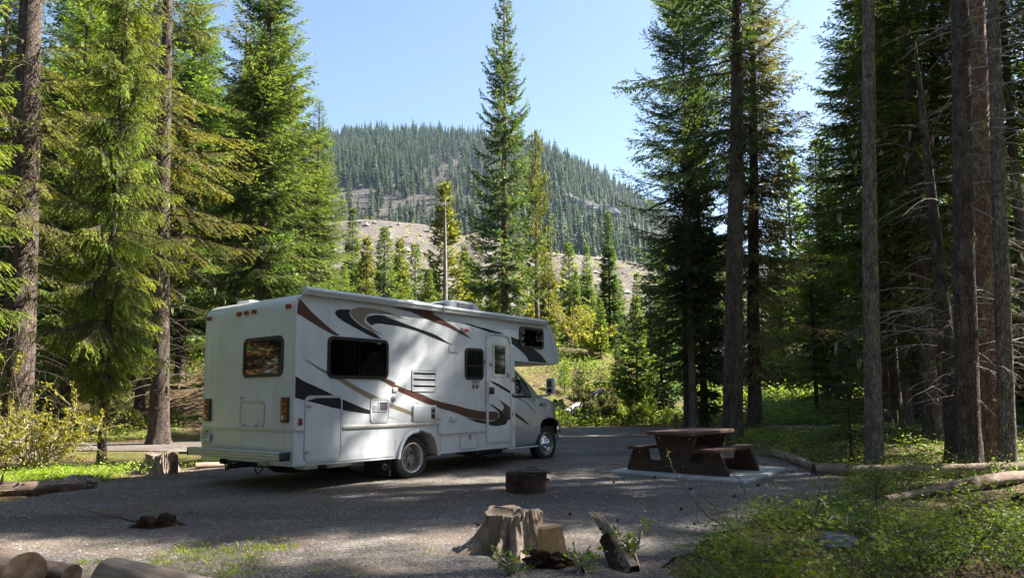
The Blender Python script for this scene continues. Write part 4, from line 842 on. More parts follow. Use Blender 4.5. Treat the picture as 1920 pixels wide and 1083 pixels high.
# --- windows
def window(x0, x1, z0, z1, r, parts=(), axis='Y', s=-1, gl='glass_dark', fw=.05, frame='blackp', depth=.018, recess=True, name='window'):
    o = rrect(x0, x1, z0, z1, r); i = rrect(x0 + fw, x1 - fw, z0 + fw, z1 - fw, max(.01, r - fw * .6))
    f = ring(name, o, i, -depth, 0.0, M[frame], rv, axis)
    plate('pane', i, -depth * .35, -.001, M[gl], f, axis)
    for (a, b, c, d) in parts:
        q = rrect(a, b, c, d, .004, 1); plate('mullion', q, -depth * .8, -depth * .36, M[frame], f, axis)
    return f
w = window(.575, 1.822, 1.683, 2.335, .10, [(1.175, 1.215, 1.73, 2.29)])
# bedding pushed up against the right half: pale folds behind smoked glass
def folds(name, x0, x1, z0, z1, f, mat, parent, y=-.004, amp=.006, n=28, m=14):
    V = []; 
    for i in range(n):
        for j in range(m):
            u = i / (n - 1); t = j / (m - 1); zt = z0 + (z1 - z0) * t * f(u)
            V.append((x0 + (x1 - x0) * u, y - amp * abs(math.sin(u * 17 + t * 6 + 2 * math.sin(t * 5 + u * 4))) , zt))
    i = np.arange(n - 1)[:, None] * m + np.arange(m - 1)[None, :]; F = np.stack([i, i + m, i + m + 1, i + 1], -1).reshape(-1, 4)
    return part(name, np_mesh(name, V, F, mat, smooth=True), parent)
for ch in w.children:
    if ch.name.startswith('pane'): ch.data.materials[0] = M['glass_smoke']; ch.location.y = -.012
box('dark_backing', .60, 1.80, -.0030, -.0012, 1.71, 2.31, M['dark'], w)
folds('bedding', 1.23, 1.765, 1.735, 2.10, lambda u: .25 + .85 * math.sin(u * 2.6) ** .8 if u < .95 else .25, M['fabric'], w)
window(3.752, 4.289, 1.711, 2.311, .085, [(3.80, 4.24, 1.962, 1.985)])
w = window(5.458, 6.322, 2.396, 2.844, .085, [(5.868, 5.898, 2.44, 2.80)])
for ch in w.children:
    if ch.name.startswith('pane'): ch.data.materials[0] = M['glass_smoke']; ch.location.y = -.012
box('dark_backing', 5.48, 6.30, -.0030, -.0012, 2.42, 2.82, M['dark'], w)
folds('curtain', 5.90, 6.26, 2.45, 2.79, lambda u: 1.0, M['curtain'], w, n=60, m=4)
f = window(.287, 1.341, 1.713, 2.327, .11, axis='X', gl='glass_rear')
# --- hatches
def hatch(name, x0, x1, z0, z1, r, axis='Y', lid=True, fr=.022, mat='trimw'):
    o = rrect(x0, x1, z0, z1, r); i = rrect(x0 + fr, x1 - fr, z0 + fr, z1 - fr, max(.01, r - fr * .7)); f = ring(name, o, i, -.011, 0.0, M[mat], rv, axis)
    ring('sealant', rrect(x0 - .007, x1 + .007, z0 - .007, z1 + .007, r + .007), o, -.003, 0.0, M['steel_dirty'], f, axis)
    ring('lid_gap', rrect(x0 + fr + .0002, x1 - fr - .0002, z0 + fr + .0002, z1 - fr - .0002, max(.01, r - fr * .75)), rrect(x0 + fr + .0038, x1 - fr - .0038, z0 + fr + .0038, z1 - fr - .0038, max(.01, r - fr)), -.0025, -.0005, M['dark'], f, axis)
    i2 = rrect(x0 + fr + .004, x1 - fr - .004, z0 + fr + .004, z1 - fr - .004, max(.01, r - fr)); 
    if lid: plate('hatch_lid', i2, -.0042, -.0018, M['white'], f, axis)
    return f
h = hatch('storage_hatch', .186, .874, .448, 1.418, .085)
# the black and white of the swoosh carries on over the hatch lid
plate('swoosh', smooth_closed([(.215, 1.345), (.215, 1.352), (.40, 1.385), (.847, 1.385), (.847, 1.212), (.70, 1.235), (.50, 1.282)], 1), -.0056, -.0044, M['gblack'], h)
for x, z in ((.255, 1.265), (.235, .60)):
    lt = box('latch', x - .035, x + .035, -.028, -.005, z - .012, z + .012, M['steel_dirty'], h, .006)
h = hatch('utility_hatch', 1.449, 1.856, .980, 1.368, .06)
ring('hatch_window', rrect(1.618, 1.822, 1.158, 1.326, .02), rrect(1.636, 1.804, 1.176, 1.308, .012), -.014, -.0045, M['trimw'], h); plate('hatch_pane', rrect(1.636, 1.804, 1.176, 1.308, .012), -.007, -.0046, M['interior'], h)
for k in range(5): box('louvre', 1.496, 1.61, -.014, -.0045, 1.160 + k * .023, 1.174 + k * .023, M['trimw'], h, .003)
h = hatch('filler_hatch', 3.610, 4.124, .417, .712, .085); box('latch', 3.86, 3.905, -.03, -.006, .62, .69, M['steel_dirty'], h, .008); box('latch_tag', 3.865, 3.93, -.014, -.0085, .596, .606, M['red'], h)
box('hinge', 3.71, 4.04, -.02, -.0115, .437, .455, M['alu'], h, .004)
h = ring('furnace_vent', rrect(2.374, 2.980, 1.487, 1.876, .025), rrect(2.398, 2.956, 1.511, 1.852, .012), -.014, 0.0, M['trimw'], rv)
plate('vent_plate', rrect(2.398, 2.956, 1.511, 1.852, .012), -.0085, -.0018, M['trimw'], h)
for z in (1.800, 1.694, 1.582):
    box('louvre_slot', 2.412, 2.945, -.0098, -.0087, z - .017, z + .010, M['dark'], h); box('louvre', 2.412, 2.945, -.026, -.0087, z + .011, z + .030, M['trimw'], h, .004)
for x in (2.418, 2.938): box('screw', x - .008, x + .008, -.017, -.0087, 1.517, 1.533, M['steel_dirty'], h)
h = box('water_heater_door', 2.396, 2.962, -.030, 0.0, .964, 1.247, M['white'], rv, .012)
hp = box('vent_panel', 2.820, 2.928, -.034, -.0302, 1.004, 1.213, M['steel_dirty'], h, .004)
for z in (1.06, 1.155): tube('burner_port', [(2.874, -.0345, z), (2.874, -.042, z)], .03, M['blackp'], hp, 12)
box('outlet_cover', 3.337, 3.493, -.05, 0.0, .948, 1.044, M['trimw'], rv, .012)
box('access_plate', 3.308, 3.570, -.012, 0.0, 2.195, 2.322, M['trimw'], rv, .008); plate('access_lid', rrect(3.335, 3.545, 2.215, 2.302, .012), -.0155, -.0122, M['white'], rv)
box('vent_cap', 1.930, 2.034, -.018, 0.0, 1.474, 1.552, M['alu'], rv, .006)
tube('water_inlet', [(1.97, 0, 1.388), (1.97, -.022, 1.388)], .052, M['trimw'], rv, 18); tube('inlet_cap', [(1.97, -.0225, 1.388), (1.97, -.034, 1.388)], .024, M['alu'], rv, 14)
pl = box('porch_light', 3.640, 3.80, -.055, 0.0, 2.612, 2.676, M['trimw'], rv, .012); box('lens', 3.70, 3.812, -.062, -.02, 2.606, 2.660, M['amber'], pl, .010)
box('side_reflector', .075, .138, -.022, 0.0, .990, 1.094, M['red'], rv, .012)
# --- entrance door
df = ring('door_frame', rrect(4.360, 5.160, .510, 2.640, .10, rs=(.015, .015, .13, .13)), rrect(4.418, 5.118, .548, 2.598, .08, rs=(.01, .01, .105, .105)), -.026, 0.0, M['trimw'], rv)
dr = plate('door', rrect(4.421, 5.115, .551, 2.595, .08, rs=(.01, .01, .10, .10)), -.0165, -.0026, M['white'], rv)
ring('door_window', rrect(4.556, 5.002, 1.783, 2.445, .05), rrect(4.605, 4.950, 1.833, 2.398, .02), -.030, -.0166, M['cream'], dr)
plate('pane', rrect(4.606, 4.949, 1.834, 2.397, .02), -.021, -.0167, M['glass_dark'], dr)
# swooshes that run across the door (film on the door skin)
def clip(pts, x0, x1):
    bm = bmesh.new(); bm.faces.new([bm.verts.new((p[0], 0, p[1])) for p in pts])
    for pn, po in (((-1, 0, 0), (x0, 0, 0)), ((1, 0, 0), (x1, 0, 0))):
        bmesh.ops.bisect_plane(bm, geom=bm.verts[:] + bm.edges[:] + bm.faces[:], plane_co=po, plane_no=pn, clear_outer=True)
    r = [[(v.co.x, v.co.z) for v in f.verts] for f in bm.faces]; bm.free(); return r
for gi_, (c, pts) in enumerate(GFX):
    if max(p[0] for p in pts) < 4.43 or min(p[0] for p in pts) > 5.1 or max(p[1] for p in pts) > 2.3: continue
    for q in clip(smooth_closed(pts) if len(pts) > 6 else pts, 4.425, 5.11):
        if len(q) > 2: plate('swoosh', q, -.0170 - lvl[c] * .5 - .00005 * gi_, -.0167, M[GM[c]], dr)
lk = box('door_lock', 4.445, 4.596, -.034, -.0166, 1.440, 1.577, M['blackp'], dr, .010); box('handle', 4.50, 4.575, -.048, -.0345, 1.475, 1.50, M['blackp'], lk, .005); box('keyhole', 4.468, 4.480, -.038, -.0345, 1.515, 1.54, M['steel_dirty'], lk)
tube('door_trim', [(4.40, -.03, 2.50), (4.415, -.03, 2.56), (4.47, -.03, 2.605), (4.56, -.03, 2.615), (4.95, -.03, 2.612), (5.03, -.03, 2.60), (5.09, -.03, 2.555), (5.105, -.03, 2.47)], .012, M['trimw'], df, 8)
tube('grab_handle', [(4.325, -.015, 1.665), (4.325, -.075, 1.665), (4.327, -.095, 1.64), (4.327, -.098, 1.48), (4.325, -.095, 1.31), (4.322, -.07, 1.285), (4.320, -.015, 1.285)], .017, M['trimw'], rv, 10)
st = box('entry_step', 4.20, 5.05, -.16, .25, .262, .287, M['dark'], rv, .006); box('step_bracket', 3.98, 4.95, .05, .45, .305, .365, M['dark'], st, .01); box('step_bracket', 4.05, 4.12, -.02, .3, .285, .37, M['dark'], st)
# model text and round stickers under the small window
def text_mesh(name, s, size, mat, parent, mtx, ext=.0006, shear=0.0, sx=1.0):
    cu = bpy.data.curves.new(name, 'FONT'); cu.body = s; cu.size = size; cu.extrude = ext; cu.shear = shear; cu.align_x = 'CENTER'; cu.align_y = 'CENTER'; cu.offset = size * .012
    to = bpy.data.objects.new(name + '_tmp', cu); COL.objects.link(to); bpy.context.view_layer.update()
    me = bpy.data.meshes.new_from_object(to.evaluated_get(bpy.context.evaluated_depsgraph_get())); bpy.data.objects.remove(to); bpy.data.curves.remove(cu)
    me.name = name; me.materials.clear(); me.materials.append(mat); o = part(name, me, parent); o.matrix_local = mtx @ Matrix.Diagonal((sx, 1, 1, 1)); return o
SIDE = lambda x, z, y=-.002: Matrix(((1, 0, 0, x), (0, 0, -1, y), (0, 1, 0, z), (0, 0, 0, 1)))
REAR = lambda y, z, x=-.002: Matrix(((0, 0, -1, x), (-1, 0, 0, y), (0, 1, 0, z), (0, 0, 0, 1)))
text_mesh('model_lettering', '2300 C0', .062, M['gblack'], rv, SIDE(4.055, 1.667), shear=.25)
for x, pic in ((4.0, 0), (4.106, 1)):
    s_ = plate('round_sticker', [(x + .042 * math.cos(a), 1.586 + .048 * math.sin(a)) for a in np.linspace(0, 6.283, 20, endpoint=False)], -.0016, -.0002, M['redd'], rv)
    if pic == 0:
        for z in (1.604, 1.568): plate('pictogram', rrect(x - .014, x + .014, z - .009, z + .009, .004, 2), -.0022, -.0017, M['trimw'], s_)
    else:
        for dx, z in ((0, 1.612), (-.014, 1.59), (.014, 1.59), (0, 1.562)): plate('pictogram', rrect(x + dx - .007, x + dx + .007, z - .006, z + .006, .003, 2), -.0022, -.0017, M['trimw'], s_)
# --- rear wall
for y, z in ((2.391, 2.731), (1.502, 2.738), (1.293, 2.740), (1.081, 2.741), (.188, 2.750)):
    mk = box('marker_light', -.03, 0, y - .058, y + .058, z - .033, z + .033, M['red'], rv, .010); box('lens_bar', -.034, -.0302, y - .012, y + .012, z - .028, z + .028, M['redd'], mk)
for y in (2.33, .205):
    t = box('tail_light', -.022, 0, y - .098, y + .098, 1.030, 1.402, M['blackp'], rv, .012)
    for k, c in enumerate(('trimw', 'red', 'red')):
        z0 = 1.052 + k * .113; a = box('lens', -.036, -.0222, y - .052, y + .082, z0, z0 + .104, M['red'], t, .012)
        b_ = box('lens_side', -.038, -.0222, y - .084, y - .054, z0, z0 + .104, M['redd'], t, .006)
        if k == 0: box('reversing_lens', -.041, -.0362, y - .01, y + .05, z0 + .03, z0 + .085, M['trimw'], a, .004)
        box('reflector_core', -.039, -.0362, y + .0, y + .06, z0 + .055, z0 + .075, M['redd'], a) if k else None
h = hatch('rear_hatch', .738, 1.399, .943, 1.349, .065, 'X')
for y, z in ((.80, 1.315), (1.27, .99), (.935, .985)): box('latch', -.03, -.004, y - .018, y + .018, z - .012, z + .012, M['steel_dirty'], h, .004)
tube('utility_knob', [(0, 1.365, 1.407), (-.035, 1.365, 1.412)], .022, M['alu'], rv, 10)
rl = box('rear_moulding', -.016, 0, .03, BW - .03, .900, .952, M['trimw'], rv, .006); box('groove', -.0172, -.0162, .04, BW - .04, .921, .925, M['steel_dirty'], rl); box('groove', -.0172, -.0162, .04, BW - .04, .937, .940, M['steel_dirty'], rl)
box('panel_slot', -.0025, -.0004, .70, 1.86, .583, .608, M['dark'], rv)
lp = box('licence_plate', -.034, -.028, 2.195, 2.49, .697, .842, M['trimw'], rv, .006); box('plate_bracket', -.028, 0, 2.24, 2.44, .72, .82, M['blackp'], lp)
text_mesh('plate_number', 'C25 47T', .085, M['interior'], lp, REAR(2.345, .775, -.0345), sx=.80); text_mesh('plate_name', 'British Columbia', .022, M['ggreen'], lp, REAR(2.345, .829, -.0345)); box('plate_sticker', -.0352, -.0342, 2.315, 2.355, .705, .735, M['amber'], lp)
box('plate_lamp', -.06, 0, 2.30, 2.41, .858, .885, M['steel_dirty'], rv, .008)
# bumper: channelled aluminium beam with black ends
bp_ = [(-.235, .503), (-.247, .512), (-.247, .528), (-.242, .535), (-.242, .545), (-.250, .552), (-.250, .575), (-.243, .582), (-.243, .590), (-.252, .597), (-.250, .612), (-.232, .618), (-.10, .618), (-.10, .503)]
bm = bmesh.new(); A = [bm.verts.new((x, -.045, z)) for x, z in bp_]; B = [bm.verts.new((x, 2.46, z)) for x, z in bp_]
for i in range(len(bp_)): j = (i + 1) % len(bp_); bm.faces.new((A[i], A[j], B[j], B[i]))
bm.faces.new(A); bm.faces.new(B[::-1]); bmesh.ops.recalc_face_normals(bm, faces=bm.faces)
bu = part('rear_bumper', bm_mesh('rear_bumper', bm, M['alu'], 30), rv)
for y0, y1 in ((-.075, -.043), (2.458, 2.48)): box('bumper_cap', -.262, -.095, y0, y1, .497, .623, M['blackp'], bu, .012)
box('bumper_cap_plug', -.266, -.2625, -.070, -.048, .52, .60, M['dark'], bu)
for y in (.55, 1.95): box('bumper_bracket', -.12, .2, y - .04, y + .04, .50, .60, M['dark'], bu)
hi = box('hitch_beam', -.02, .10, .82, 1.80, .36, .43, M['dark'], rv, .008); box('receiver', -.16, .10, 1.23, 1.31, .335, .41, M['dark'], hi, .008); box('plug_socket', -.08, .02, 1.52, 1.62, .30, .40, M['blackp'], hi, .02); box('hitch_plate', -.06, .06, .60, .80, .38, .45, M['steel_dirty'], hi, .01); box('hitch_plate', -.06, .06, 1.74, 1.84, .37, .45, M['dark'], hi, .01)
box('hitch_label', -.026, -.0205, 1.40, 1.58, .375, .405, M['trimw'], hi)
tube('safety_chain', [(-.03, .90, .36), (-.05, .86, .31), (-.05, .79, .26), (-.05, .72, .30), (-.03, .68, .37)], .011, M['dark'], rv); tube('safety_chain', [(-.03, 1.72, .36), (-.05, 1.66, .29), (-.05, 1.60, .285), (-.03, 1.55, .35)], .010, M['dark'], rv)
# --- roof gear
ac = bmesh.new(); ax = [(4.10, 3.01), (4.14, 3.30), (4.32, 3.36), (4.95, 3.355), (5.12, 3.29), (5.20, 3.01)]
A = [ac.verts.new((x, .78, z)) for x, z in ax]; B = [ac.verts.new((x, 1.55, z)) for x, z in ax]
for i in range(len(ax)): j = (i + 1) % len(ax); ac.faces.new((A[i], A[j], B[j], B[i]))
ac.faces.new(A); ac.faces.new(B[::-1]); bmesh.ops.recalc_face_normals(ac, faces=ac.faces); bmesh.ops.bevel(ac, geom=ac.edges[:], offset=.035, segments=3, affect='EDGES')
a_ = part('roof_air_conditioner', bm_mesh('roof_air_conditioner', ac, M['trimw'], 40), rv)
box('grille', 4.40, 4.90, .772, .7795, 3.08, 3.30, M['interior'], a_)
for k in range(13): box('grille_bar', 4.41 + k * .0385, 4.418 + k * .0385, .764, .7715, 3.085, 3.295, M['trimw'], a_)
box('grille_bar', 4.40, 4.90, .763, .7655, 3.185, 3.195, M['trimw'], a_)
for k in range(8): box('louvre', 4.118 - .02, 4.125 + k * 0, .84 + k * .085, .90 + k * .085, 3.10, 3.27, M['interior'], a_)
fn = bmesh.new(); box_bm(fn, 3.05, 3.72, .80, 1.45, 3.01, 3.10, .02); box_bm(fn, 3.02, 3.76, .77, 1.48, 3.12, 3.23, .05); vt = part('roof_vent', bm_mesh('roof_vent', fn, M['trimw'], 40), rv)
box('lid_shadow_gap', 3.06, 3.71, .81, 1.44, 3.10, 3.122, M['dark'], vt)
box('roof_vent', .45, .95, 1.95, 2.35, 2.98, 3.065, M['trimw'], rv, .035); box('plumbing_vent', 1.6, 1.72, .7, .82, 3.0, 3.12, M['trimw'], rv, .02)
# --- spare, exhaust, flap
V, Fs = tube_arrays([(.78 + .29 * math.cos(a), 1.05 + .29 * math.sin(a), .33) for a in np.linspace(0, 6.283, 28)], .105, 10, cap=False); part('spare_tyre', np_mesh('spare_tyre', V, Fs, M['rubber'], smooth=True), rv)
tube('exhaust_pipe', [(2.6, .5, .42), (2.1, .35, .34), (1.86, .12, .27), (1.80, .02, .262)], .042, M['steel_dirty'], rv, 12); tube('exhaust_bore', [(1.83, .06, .266), (1.797, .012, .2615)], .034, M['dark'], rv, 12)
box('mud_flap', 1.93, 1.945, .05, .68, .10, .40, M['rubber'], rv); box('mud_flap', 1.93, 1.945, BW - .68, BW - .05, .10, .40, M['rubber'], rv); box('muffler', .95, 1.6, .45, .75, .27, .40, M['steel_dirty'], rv, .05); box('bracket', .28, .52, .10, .35, .33, .42, M['cream'], rv, .01)

for x in (2.0, 3.09, 5.175): tube('panel_seam', [(x, -.0015, .40), (x, -.0015, .70)], .0025, M['steel_dirty'], rv, 5)
tube('panel_seam', [(-.0015, .06, .66), (-.0015, BW - .06, .66)], .003, M['trimw'], rv, 5)
for z in np.arange(.5, 2.9, .30):
    for y in (.018, BW - .018): tube('trim_screw', [(-.001, y, z), (-.004, y, z)], .006, M['steel_dirty'], rv, 6)
# --- wheels
def lathe(name, prof, mat, parent, center, n=40, smooth=40, closed=False, mods=None):
    V = []; m = len(prof)
    for k in range(n):
        a = 2 * math.pi * k / n
        for r, y in prof: V.append((center[0] + r * math.cos(a), center[1] + y, center[2] + r * math.sin(a)))
    F = []
    for k in range(n):
        k2 = (k + 1) % n
        for i in range(m - 1 + (1 if closed else 0)): j = (i + 1) % m; F.append((k * m + i, k * m + j, k2 * m + j, k2 * m + i))
    me = np_mesh(name, V, np.array(F), mat, smooth=True); me.set_sharp_from_angle(angle=rad(smooth)); return part(name, me, parent)
def tyre(parent, c, s, w=.225, R=.384, r=.235):
    """s=-1: outer face towards -Y. tread blocks are real grooves"""
    h = w / 2
    P = [(r, -h * .75), (r + .02, -h * .92), (r + .06, -h * 1.0), (R - .06, -h * .99), (R - .03, -h * .93), (R - .012, -h * .80), (R, -h * .68), (R, -h * .50), (R - .012, -h * .48), (R - .012, -h * .40), (R, -h * .38), (R, -h * .06), (R - .012, -h * .04), (R - .012, h * .04), (R, h * .06), (R, h * .38), (R - .012, h * .40), (R - .012, h * .48), (R, h * .50), (R, h * .68), (R - .012, h * .80), (R - .03, h * .93), (R - .06, h * .99), (r + .06, h), (r + .02, h * .92), (r, h * .75)]
    t = lathe('tyre', P, M['rubber'], parent, c, 56, 25, True)
    bm = bmesh.new()
    for k in range(36):                                          # shoulder lugs
        a = 2 * math.pi * k / 36
        for sy in (-1, 1):
            q = bmesh.ops.create_cube(bm, size=1)['verts']
            for v in q:
                x, y, z = v.co.x * .010, v.co.y * .03, v.co.z * .022; rr = R - .002 + x; v.co = (c[0] + rr * math.cos(a) - z * math.sin(a), c[1] + sy * h * .80 + y, c[2] + rr * math.sin(a) + z * math.cos(a))
    part('tread', bm_mesh('tread', bm, M['rubber']), t); return t
def ring_pts(c, r, n, a0=0): return [(c[0] + r * math.cos(a0 + 6.28318 * k / n), c[2] + r * math.sin(a0 + 6.28318 * k / n)) for k in range(n)]
def rear_wheel(y, s):
    c = (2.452, y, .362); w = box('wheel_hub', 2.44, 2.46, y - .01, y + .01, .352, .372, M['dark'], rv); w.name = 'wheel'
    tyre(w, c, s); k = s
    rim = lathe('rim', [(.240, k * .085), (.246, k * .098), (.238, k * .104), (.228, k * .088), (.214, k * .06), (.205, k * -.02), (.190, k * -.055), (.150, k * -.062), (.095, k * -.055)], M['steel_dirty'], w, c, 44)
    lathe('rim_lip', [(.250, k * .092), (.254, k * .104), (.244, k * .110), (.234, k * .10)], M['alu'], w, c, 44)
    hub = lathe('hub', [(.100, k * -.056), (.085, k * -.03), (.062, k * -.02), (.055, k * .03), (.046, k * .045), (.0, k * .048)], M['steel_dirty'], w, c, 24)
    for x, z in ring_pts(c, .140, 4, .5): tube('hand_hole', [(x, y + k * -.0535, z), (x, y + k * -.056, z)], .030, M['dark'], rim, 12)
    for x, z in ring_pts(c, .083, 8): tube('lug_nut', [(x, y + k * -.04, z), (x, y + k * -.005, z)], .013, M['alu'], rim, 6)
    return w
for y, s in ((.155, -1), (.44, -1), (BW - .155, 1), (BW - .44, 1)): rear_wheel(y, s)
FWX, FWY = 6.735, .345
def front_wheel(y, s):
    c = (FWX, y, .366); k = s; w = box('wheel', FWX - .01, FWX + .01, y - .01, y + .01, .356, .376, M['dark'], rv)
    tyre(w, c, s)
    lathe('rim', [(.243, k * .085), (.252, k * .102), (.240, k * .108), (.228, k * .094), (.220, k * .06), (.205, k * .05), (.19, k * .052)], M['steel_dirty'], w, c, 44)
    h = lathe('hub_cap', [(.205, k * .05), (.198, k * .075), (.175, k * .105), (.15, k * .118), (.125, k * .112), (.10, k * .108), (.07, k * .112), (.062, k * .150), (.045, k * .162), (0, k * .165)], M['chrome'], w, c, 40)
    for x, z in ring_pts(c, .094, 8): tube('lug_nut', [(x, y + k * .105, z), (x, y + k * .140, z)], .015, M['chrome'], h, 6)
    for x, z in ring_pts(c, .172, 8, .39): tube('hand_hole', [(x, y + k * .100, z), (x, y + k * .1085, z)], .013, M['dark'], h, 10)
front_wheel(FWY, -1); front_wheel(BW - FWY, 1)
tube('front_axle', [(FWX, .4, .36), (FWX, BW - .4, .36)], .05, M['dark'], rv); tube('rear_axle', [(2.452, .3, .362), (2.452, BW - .3, .362)], .07, M['dark'], rv)
# --- cab
CY = BW / 2
def yside(x, z):                                              # body side, right flank, distance from the motorhome's right wall
    b = .245 + .05 * ((z - .85) / .5) ** 2 * (1 if z > .85 else .6)
    if x > 6.9: b += .42 * ((x - 6.9) / .52) ** 3.0
    return b
XS = [5.22, 5.45, 5.7, 6.0, 6.25, 6.42, 6.455, 6.462, 6.48, 6.52, 6.58, 6.66, 6.75, 6.85, 6.95, 7.03, 7.11, 7.17, 7.215, 7.235, 7.25, 7.30, 7.36, 7.395]
def zbot(x):
    if x <= 6.456: return .375
    t = {6.462: .72, 6.48: .79, 6.52: .853, 6.58: .890, 6.66: .912, 6.75: .922, 6.85: .926, 6.95: .922, 7.03: .908, 7.11: .880, 7.17: .840, 7.215: .785, 7.235: .72}
    return t.get(x, .60)
def ztop(x): return float(np.interp(x, [5.2, 6.3, 6.47, 6.83, 7.14, 7.30, 7.36, 7.395], [1.375, 1.375, 1.392, 1.330, 1.245, 1.165, 1.10, 1.02]))
NZ = 12
def cab_shell():
    V = []; rows = []
    for x in XS:
        zb, zt = zbot(x), ztop(x); col = []
        for k in range(NZ):
            z = zb + (zt - zb) * k / (NZ - 1); y = yside(x, z)
            if k == NZ - 1: y += .012
            y += .006 * math.exp(-((z - 1.165) / .012) ** 2) + .010 * math.exp(-((z - .77) / .015) ** 2)
            col.append((x, y, z))
        if x >= 6.42:                                         # bonnet: shoulder, then across to the middle
            y0 = col[-1][1]
            for q, dz in ((.05, .030), (.14, .045), (.32, .040), (.55, .055), (.80, .062), (1.0, .064)): col.append((x, y0 + (CY - y0) * q, zt + dz * (1 if x < 7.3 else .6)))
        else:
            y0 = col[-1][1]
            for q in range(6): col.append((x, y0 + .012 + .004 * q, zt + .001 * q))
        rows.append(col)
    m = len(rows[0]); n = len(rows)
    for r in rows: V += r
    V += [(x, 2 * CY - y, z) for x, y, z in V]
    F = []
    for h in range(2):
        o = h * n * m
        for i in range(n - 1):
            for j in range(m - 1):
                f = (o + i * m + j, o + (i + 1) * m + j, o + (i + 1) * m + j + 1, o + i * m + j + 1); F.append(f if h == 0 else f[::-1])
    return np_mesh('cab_body', V, np.array(F), M['silver'], smooth=True)
me = cab_shell(); me.set_sharp_from_angle(angle=rad(40)); cab = part('cab', me, rv)
bm = bmesh.new(); bm.from_mesh(me); bmesh.ops.remove_doubles(bm, verts=bm.verts, dist=.0005); bmesh.ops.solidify(bm, geom=bm.faces[:], thickness=-.012); bm.to_mesh(me); bm.free()
# bonnet closing, grille, lamps, bumper
V = []; zs = [.60, .75, .9, 1.02, 1.06]
fr = [(x, y, z) for z in (.60, .74, .86, .98, 1.03) for x, y in [(7.395 + .02 * (1 - abs(t)), CY + t * (CY - .52)) for t in np.linspace(-1, 1, 13)]]
i = np.arange(4)[:, None] * 13 + np.arange(12)[None, :]
part('nose_panel', np_mesh('nose_panel', fr, np.stack([i, i + 1, i + 14, i + 13], -1).reshape(-1, 4), M['silver'], smooth=True), rv)
g_ = box('front_grille', 7.405, 7.435, .78, BW - .78, .70, .99, M['blackp'], rv, .01)
for k in range(5): box('grille_bar', 7.436, 7.452, .80, BW - .80, .72 + k * .056, .742 + k * .056, M['chrome'], g_, .004)
for y in (.62, BW - .62):
    hl = box('headlight', 7.36, 7.435, y - .14, y + .14, .76, .97, M['chrome'], rv, .03); box('lens', 7.436, 7.444, y - .12, y + .12, .78, .95, M['glass_clear'], hl, .003); box('indicator', 7.33, 7.43, y - .15, y + .15, .70, .752, M['amber'], hl, .01)
for y, s in ((.47, 1), (BW - .47, -1)): box('side_indicator', 7.30, 7.41, y - .03, y + .03, .80, 1.06, M['amber'], rv, .012)
bb = bmesh.new(); cs = [(-.03, .555), (.075, .56), (.09, .60), (.09, .72), (.07, .755), (-.03, .76)]
ys = list(np.linspace(.30, BW - .30, 17)); rws = []
for y in ys:
    e = abs(y - CY) / (CY - .30); xo = 7.43 - .16 * e ** 6 ; rws.append([bb.verts.new((xo + x, y, z)) for x, z in cs])
for a_r, b_r in zip(rws, rws[1:]):
    for k in range(6): bb.faces.new((a_r[k], a_r[(k + 1) % 6], b_r[(k + 1) % 6], b_r[k]))
bb.faces.new(rws[0]); bb.faces.new(rws[-1][::-1]); bmesh.ops.recalc_face_normals(bb, faces=bb.faces)
fb = part('front_bumper', bm_mesh('front_bumper', bb, M['chrome'], 40), rv)
box('bumper_return', 7.20, 7.36, .285, .325, .575, .75, M['chrome'], fb, .012); box('bumper_return', 7.20, 7.36, BW - .325, BW - .285, .575, .75, M['chrome'], fb, .012)
box('bumper_valance', 7.22, 7.44, .38, BW - .38, .40, .555, M['steel_dirty'], fb, .04)
box('wheel_house', 6.44, 7.26, .62, BW - .62, .40, 1.0, M['dark'], rv)
for y0, y1 in ((.262, .62), (BW - .62, BW - .262)):
    pts = [(x, zbot(x) + .012) for x in XS if 6.46 < x < 7.24]; V = []; 
    for x, z in pts: V += [(x, y0, z), (x, y1, z)]
    F = [(2 * i, 2 * i + 2, 2 * i + 3, 2 * i + 1) for i in range(len(pts) - 1)]; part('arch_liner', np_mesh('arch_liner', V, np.array(F), M['dark'], smooth=True), rv)
for y in (.232, BW - .232): tube('arch_lip', [(6.456, y, .58)] + [(x, y, zbot(x)) for x in XS if 6.46 < x < 7.24] + [(7.245, y, .64)], .012, M['silver'], rv, 6)
for y0, y1 in ((.215, .33), (BW - .33, BW - .215)): box('running_board', 5.30, 6.40, y0, y1, .318, .352, M['trimw'], rv, .010)
for y in (.255, BW - .255): plate('mud_guard', [(6.40, .345), (6.44, .345), (6.475, .62), (6.445, .64), (6.40, .5)], y - .01, y + .01, M['trimw'], rv)
